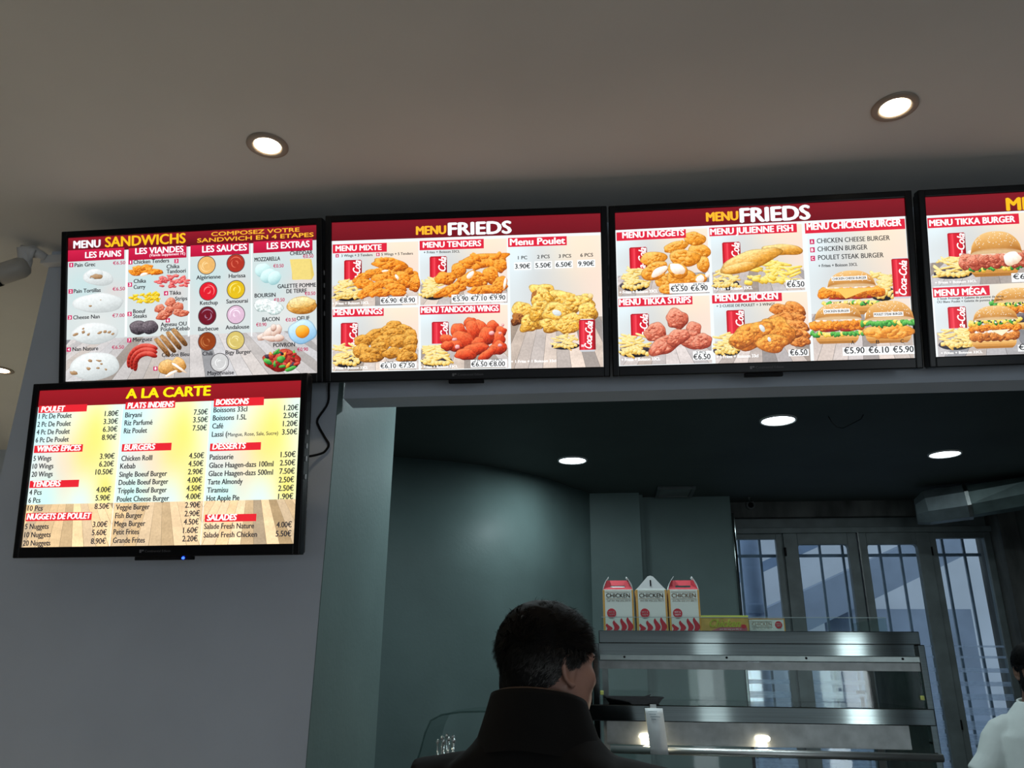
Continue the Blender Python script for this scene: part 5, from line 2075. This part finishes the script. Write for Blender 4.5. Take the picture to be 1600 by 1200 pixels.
def remesh(o, vox, smooth=2, mesh_name=None):
    m = o.modifiers.new('r', 'REMESH')
    m.mode = 'VOXEL'
    m.voxel_size = vox
    m.use_smooth_shade = True
    if smooth:
        s = o.modifiers.new('s', 'SMOOTH')
        s.factor = .5
        s.iterations = smooth
    dg = bpy.context.evaluated_depsgraph_get()
    me = bpy.data.meshes.new_from_object(o.evaluated_get(dg))
    ms = list(o.data.materials)
    o.modifiers.clear()
    old = o.data
    o.data = me
    bpy.data.meshes.remove(old)
    me.materials.clear()
    for q in ms:
        me.materials.append(q)
    for p in me.polygons:
        p.use_smooth = True
    return o


def ring(z, rx, ry, cy=0.0, n=28, p=2.3, cx=0.0, sag=0.0):
    return [Vector((a, b, z - sag * (abs(a - cx) / rx) ** 2)) for a, b, _ in ellipse((cx, cy), rx, ry, n, 0, p)]


def hand(mb, wr, down, side, palm_n, curl):
    """palm and five fingers from wrist wr; down = finger direction, side = towards the thumb, palm_n = palm side"""
    wr, d, s, n = Vector(wr), Vector(down).normalized(), Vector(side).normalized(), Vector(palm_n).normalized()
    mb.tube([wr - d * .02, wr + d * .02, wr + d * .055, wr + d * .095], [.026, .032, .040, .036], 12, .5)
    for k, (o_, l) in enumerate(((.030, .072), (.010, .080), (-.010, .075), (-.029, .058))):
        b = wr + d * .088 + s * o_
        pts, q, a = [b], b, curl * .5
        for sgl in (.45, .32, .23):
            v_ = d * math.cos(a) + n * math.sin(a)
            q = q + v_ * l * sgl
            pts.append(q)
            a += curl * (1 + .12 * k)
        mb.tube(pts, [.0095, .0088, .008, .0065], 8)
    b = wr + d * .03 + s * .030
    mb.tube([b, b + d * .03 + s * .022 + n * .006, b + d * .058 + s * .026 + n * .016, b + d * .078 + s * .020 + n * .024], [.013, .011, .0095, .007], 8)


def person(label, loc, heading, head_yaw, head_tilt, height, kind):
    root = empty('person', label, 'person', loc, (0, 0, heading))
    root.scale = (height / 1.75,) * 3
    skin = mat('skin_' + kind, (.40, .215, .16) if kind == 'customer' else (.15, .082, .055), .5, var=.14, scale=14, bump=.2, bscale=220)
    piv = Vector((0, -.012, 1.50))
    HM = Matrix.Translation(piv) @ Matrix.Rotation(head_yaw, 4, 'Z') @ Matrix.Rotation(head_tilt, 4, 'X') @ Matrix.Translation(-piv)
    H = lambda p: HM @ (HC + Vector(p) * HEAD_SCALE)
    # ---- body: one continuous surface
    mb = MB()
    P = [H(DG[i] * RG[i]) for i in range(len(DG))]
    mb.loft([P[j * NU:(j + 1) * NU] for j in range(1, NV)])
    for sx in (-1, 1):
        # ear: shell, rim, lobe
        def E(u, w_, o_):   # u back, w_ up, o_ outwards from the side of the head
            return H((sx * (.0725 + o_ + .16 * max(u + .004, 0)), .008 - u * 1.2, -.004 + w_ * 1.0))
        mb.loft([[E(.004 + .016 * k * math.cos(a), .029 * k * math.sin(a), o_) for a in np.linspace(0, 2 * PI, 16, endpoint=False)] for k, o_ in ((.95, -.006), (1, .003), (.55, .001))])
        rim = [E(.004 + .017 * math.cos(a) * (1 + .1 * math.sin(a)), .031 * math.sin(a), .006) for a in np.linspace(-1.9, 2.5, 16)]
        mb.tube(rim, [.004] * 3 + [.0048] * 10 + [.0042] * 3, 8)
        inner = [E(.008 + .007 * math.cos(a), .004 + .016 * math.sin(a), .004) for a in np.linspace(-1.6, 1.6, 8)]
        mb.tube(inner, .003, 6)
        mb.tube([E(.0, -.026, .003), E(-.001, -.034, .004), E(-.003, -.039, .003)], [.005, .0075, .004], 8)
    mb.tube([(0, -.030, 1.42), (0, -.026, 1.47), (0, -.018, 1.51), (0, -.012, 1.57)], [.075, .060, .054, .052], 20)
    mb.loft([ring(.90, .155, .105), ring(.98, .16, .11), ring(1.08, .145, .10), ring(1.2, .155, .105, .005), ring(1.30, .162, .10), ring(1.355, .15, .085, -.008, sag=.03), ring(1.40, .12, .075, -.015, sag=.03), ring(1.44, .085, .062, -.022), ring(1.47, .06, .055, -.025)])
    arms = {}
    for sx in (-1, 1):
        if kind == 'customer':
            el, wr = (sx * .255, -.03, 1.13), (sx * .245, .10, .90)
            sh = (sx * .185, -.01, 1.385)
        else:
            el, wr = (sx * .285, .02, 1.14), (sx * .215, .22, 1.06)
            sh = (sx * .182, -.008, 1.318)
        arms[sx] = (sh, el, wr)
        m1 = Vector(sh).lerp(Vector(el), .5)
        m2 = Vector(el).lerp(Vector(wr), .4)
        mb.tube([(sx * .12, -.01, 1.39 if kind == 'customer' else 1.35), sh, m1, el, m2, wr], [.05 if kind == 'customer' else .036, .052 if kind == 'customer' else .046, .046, .038, .038, .026], 14)
        dn = (Vector(wr) - Vector(el)).normalized()
        s_ = Vector((-sx * .3, .8, .2))
        s_ = (s_ - dn * s_.dot(dn)).normalized()
        hand(mb, wr, dn, s_, Vector((-sx, 0, -.1)), .35)
        hip = (sx * .085, 0, .92)
        mb.tube([hip, (sx * .095, .005, .72), (sx * .10, .01, .50), (sx * .10, -.015, .34), (sx * .10, -.02, .10)], [.085, .078, .056, .052, .036], 14)
        mb.tube([(sx * .10, -.05, .045), (sx * .105, .05, .04), (sx * .11, .15, .03)], [.034, .038, .03], 12, .8)
    remesh(mb.build('body', skin, root), .0042, 2)
    # eyes and brows
    for sx in (-1, 1):
        ey = MB()
        c = Vector((sx * .032, .0735, .004))
        ey.loft([[H(c + Vector((.0125 * math.cos(a) * math.cos(t), .0125 * math.sin(t), .0105 * math.sin(a) * math.cos(t)))) for a in np.linspace(0, 2 * PI, 14, endpoint=False)] for t in np.linspace(-1.4, 1.45, 9)])
        eo = ey.build('eye', mat('eye_white', (.6, .58, .54), .25, var=.02), root)
        ey = MB()
        c = Vector((sx * .031, .0852, .004))
        ey.loft([[H(c + Vector((.0052 * k * math.cos(a), o_, .0052 * k * math.sin(a)))) for a in np.linspace(0, 2 * PI, 12, endpoint=False)] for k, o_ in ((1, 0), (.5, .0012))])
        ey.build('iris', mat('dark_iris', (.012, .009, .008), .3), eo)
        MB().tube([H((sx * .014, .0965, .021)), H((sx * .032, .097, .0265)), H((sx * .052, .081, .021))], [.0025, .0032, .002], 8, .7).build('eyebrow', mat('dark_brown_hair', (.012, .009, .008), .6), root)
    # ---- hair: a cap that follows the skull, covered in short strands
    hm = attr_mat('hair_' + kind, .7, .12)
    dark = np.array((.006, .0055, .005)) if kind == 'customer' else np.array((.006, .006, .007))
    grey = np.array((.15, .146, .14))

    def cover(d):
        """how much hair grows in direction d: > 0 where there is some"""
        x, y, z = d
        line = .50 * max(0, y) + .16 * max(0, y) ** 3 - .95 * max(0, -y) - .10 * abs(x)     # hairline height by direction
        if abs(x) > .6 and -.35 < y < .28:
            line = max(line, -.12 - .25 * (y < 0.02) + .32 * max(0, .02 + y) if y > -.25 else line)
        return z - line

    def tone(d, rng):
        x, y, z = d
        side = min(1, max(0, abs(x) * 1.5 - .25)) * min(1, max(0, .42 - z) * 2.6)
        nape = min(1, max(0, -.25 - z) * 2.4)
        k = (max(side * (.75 + .5 * max(0, y)), nape * .5) if kind == 'customer' else 0) * rng.uniform(.2, 1.0)
        return dark * (1 - k) + grey * k
    rng = random.Random(11)
    V, F, T_ = [], [], []
    ids = {}

    def thick(d, cv):
        top = max(0, d[2])
        return min(1, cv * 3.2) * (.008 + .012 * top + (.008 * max(0, d[1]) * top if kind == 'customer' else 0)) - .0008
    for j in range(NV + 1):
        for i in range(NU):
            k = j * NU + i
            cv = cover(DG[k])
            if cv > -.05:
                ids[k] = len(V)
                h_ = thick(DG[k], max(cv, 0)) + .0018 * mnoise.noise(Vector(DG[k]) * 9) * min(1, max(cv, 0) * 5)
                V.append(H(DG[k] * (RG[k] + h_)))
                T_.append(tone(DG[k], rng))
    for j in range(NV):
        for i in range(NU):
            q = [j * NU + i, j * NU + (i + 1) % NU, (j + 1) * NU + (i + 1) % NU, (j + 1) * NU + i]
            if all(k in ids for k in q):
                F.append([ids[k] for k in q])
    T_ = [q * .18 for q in T_]
    ds, cl = [], []
    while len(ds) < 3000:       # tufts of strands that lean together
        d = Vector((rng.gauss(0, 1), rng.gauss(0, 1), rng.gauss(0, 1))).normalized()
        if cover(d) > .0:
            ds.append(d)
    rs = head_r(np.array(ds))
    for d, r in zip(ds, rs):
        cv = cover(d)
        top = max(0, d.z)
        flow = Vector((0, -.5, -.8)) if d.z < .4 else Vector((.25, .8 if d.y > -.45 else -.4, .1))
        t_ = (flow - d * flow.dot(d)).normalized()
        up = .75 if (d.z > .4 and d.y > .2) else .38 if d.z > .25 else .2
        base_dir = (t_ + d * (up + rng.uniform(-.12, .25)) + Vector((rng.gauss(0, .22), rng.gauss(0, .22), rng.gauss(0, .15)))).normalized()
        ln0 = (.024 + .012 * top * max(0, d.y)) if d.z > .3 else .013 + .011 * max(0, d.z + .1) / .4
        if kind != 'customer':
            ln0 *= .5
        c0 = Vector(d) * (r + thick(d, cv) * .5)
        u_ = d.cross(base_dir).normalized()
        tipc = c0 + base_dir * ln0 - d * ln0 * .15
        tn = tone(d, rng)
        for _ in range(9):
            ou, ot = rng.gauss(0, .0042), rng.gauss(0, .0042)
            b = c0 + u_ * ou + t_ * ot
            e = tipc + u_ * ou * .35 + t_ * ot * .6 + d * rng.gauss(0, .0016)
            e = b + (e - b) * rng.uniform(.7, 1.1)
            m_ = b.lerp(e, .55) + d * ln0 * .10
            sd_ = d.cross(e - b).normalized() * .0007
            k = len(V)
            V += [H(b - sd_), H(b + sd_), H(m_ + sd_ * .8), H(m_ - sd_ * .8), H(e)]
            F += [[k, k + 1, k + 2, k + 3], [k + 3, k + 2, k + 4]]
            T_ += [tn * rng.uniform(.7, 1.5)] * 5

    def hairmesh(name, V, F, T_):
        me = bpy.data.meshes.new(name)
        me.from_pydata([tuple(p) for p in V], [], F)
        a = me.color_attributes.new('tone', 'FLOAT_COLOR', 'POINT')
        a.data.foreach_set('color', np.concatenate([np.array(T_), np.ones((len(T_), 1))], 1).astype(np.float32).ravel())
        me.materials.append(hm)
        for p in me.polygons:
            p.use_smooth = True
        o = bpy.data.objects.new(name, me)
        COL.objects.link(o)
        o.parent = root
        return o
    hairmesh('hair', V, F, T_)
    if kind != 'customer':      # full short beard
        V, F, T_ = [], [], []
        ids = {}
        for j in range(NV + 1):
            for i in range(NU):
                k = j * NU + i
                x, y, z = DG[k]
                g = (-.40 + .42 * max(0, abs(x) - .25) + 1.6 * max(0, abs(x) - .70) - z) * 4 if y > -.08 and z < .2 else -1
                if z > -.95 and g > 0:
                    ids[k] = len(V)
                    V.append(H(DG[k] * (RG[k] + .004 * min(1, g * 2) + .004 * rng.random() * (z < -.4))))
                    T_.append(dark * rng.uniform(.7, 1.4))
        for j in range(NV):
            for i in range(NU):
                q = [j * NU + i, j * NU + (i + 1) % NU, (j + 1) * NU + (i + 1) % NU, (j + 1) * NU + i]
                if all(k in ids for k in q):
                    F.append([ids[k] for k in q])
        hairmesh('beard', V, F, T_)
    # ---- clothes
    if kind == 'customer':
        cloth = mat('black_jacket_cloth', (.0026, .0025, .0025), .85, var=.25, scale=9, bump=.35, bscale=26, spec=.25)
        mb = MB()
        mb.loft([ring(.76, .215, .15, 0), ring(.80, .222, .155, 0), ring(1.0, .215, .15, 0), ring(1.2, .222, .152, .005), ring(1.33, .222, .142, .0, sag=.015), ring(1.395, .212, .122, -.015, sag=.03), ring(1.445, .175, .105, -.025, sag=.03), ring(1.470, .13, .092, -.028, sag=.02), ring(1.487, .10, .082, -.03)])
        for sx in (-1, 1):
            sh, el, wr = (Vector(q) for q in arms[sx])
            mb.tube([(sx * .13, -.01, 1.375), sh + Vector((sx * .015, 0, -.012)), sh.lerp(el, .5) + Vector((sx * .008, 0, 0)), el, el.lerp(wr, .5), el.lerp(wr, .93)], [.07, .078, .07, .06, .055, .048], 18)
        remesh(mb.build('jacket', cloth, root), .007, 4)
        # upright collar, higher behind, open in front; outer and inner face
        n = 40
        rows = []
        angs = np.linspace(-2.72, 2.72, n)
        def CR(a, t):     # a = 0 at the nape
            rx, ry = .128 - .042 * t + .006 * t * t, .112 - .026 * t
            zb = 1.445 + .012 * math.cos(a)
            ht = .100 - .030 * (abs(a) / 2.72) ** 2
            return Vector((math.sin(a) * rx, -.026 - math.cos(a) * ry, zb + ht * t - .012 * abs(math.sin(a)) * (1 - t)))
        for t in (0, .25, .5, .75, .92, 1.0):
            rows.append([CR(a, t) for a in angs])
        for t in (1.0, .9, .6, .3):
            rows.append([CR(a, t) + Vector((-math.sin(a), math.cos(a), 0)) * .011 for a in angs])
        mb = MB().loft(rows, closed=False)
        co = mb.build('collar', cloth, root)
        MB().tube([CR(a, 1.004) + Vector((-math.sin(a), math.cos(a), 0)) * .009 for a in angs], .0022, 6).build('collar_piping', mat('brown_piping', (.10, .055, .035), .6), co)
    else:
        cloth = mat('white_tshirt_cotton', (.78, .86, .83), .85, var=.04, scale=12, bump=.5, bscale=22)
        mb = MB()
        mb.loft([ring(.84, .19, .135), ring(1.0, .185, .13), ring(1.2, .19, .13, .005), ring(1.33, .195, .122), ring(1.375, .178, .108, -.005, sag=.035), ring(1.42, .15, .095, -.015, sag=.03), ring(1.448, .115, .082, -.02, sag=.015), ring(1.468, .085, .074, -.022)])
        for sx in (-1, 1):
            sh, el, wr = (Vector(q) for q in arms[sx])
            mb.tube([(sx * .09, -.01, 1.375), (sx * .13, -.01, 1.366), (sx * .165, -.008, 1.345), (sx * .190, -.005, 1.31), sh.lerp(el, .5) + Vector((-sx * .012, 0, 0)), sh.lerp(el, .86), sh.lerp(el, .88)], [.048, .054, .060, .063, .064, .067, .05], 20)
        remesh(mb.build('tshirt', cloth, root), .0065, 3)
        mb = MB().tube([Vector((math.cos(a) * .078, -.022 + math.sin(a) * .068, 1.468 - .012 * math.sin(a))) for a in np.linspace(0, 2 * PI, 28)], .006, 8)
        mb.build('neckband', cloth, root)
    tr = mat('trousers_' + kind, (.02, .022, .03), .8, var=.2)
    mb = MB().loft([ring(.80, .185, .125), ring(.90, .18, .125), ring(1.0, .165, .115)])
    for sx in (-1, 1):
        mb.tube([(sx * .085, 0, .92), (sx * .10, .005, .70), (sx * .105, .008, .50), (sx * .105, -.012, .3), (sx * .105, -.015, .08)], [.10, .098, .08, .072, .066], 16)
    remesh(mb.build('trousers', tr, root), .009, 2)
    for sx in (-1, 1):
        mb = MB()
        for_ = [(-.085, .02, .03), (-.075, .042, .085), (-.02, .046, .10), (.06, .046, .07), (.13, .044, .055), (.19, .03, .04), (.205, .012, .02)]
        mb.loft([[Vector((sx * .108 + rx * math.cos(a), y, max(0, h_ * (.5 + .5 * math.sin(a))))) for a in np.linspace(0, 2 * PI, 18, endpoint=False)] for y, rx, h_ in for_])
        mb.build('shoe', M_BLACKM, root)
    return root


person('man seen from behind in a black jacket with raised collar, short dark greying hair', (-.118, 1.632, 0), math.radians(-14), math.radians(-38), math.radians(-3), 1.755, 'customer')
person('bearded person in a white t-shirt behind the counter, cut by the right edge', (1.885, 3.93, 0), math.radians(166), math.radians(6), math.radians(-6), 1.75, 'worker')
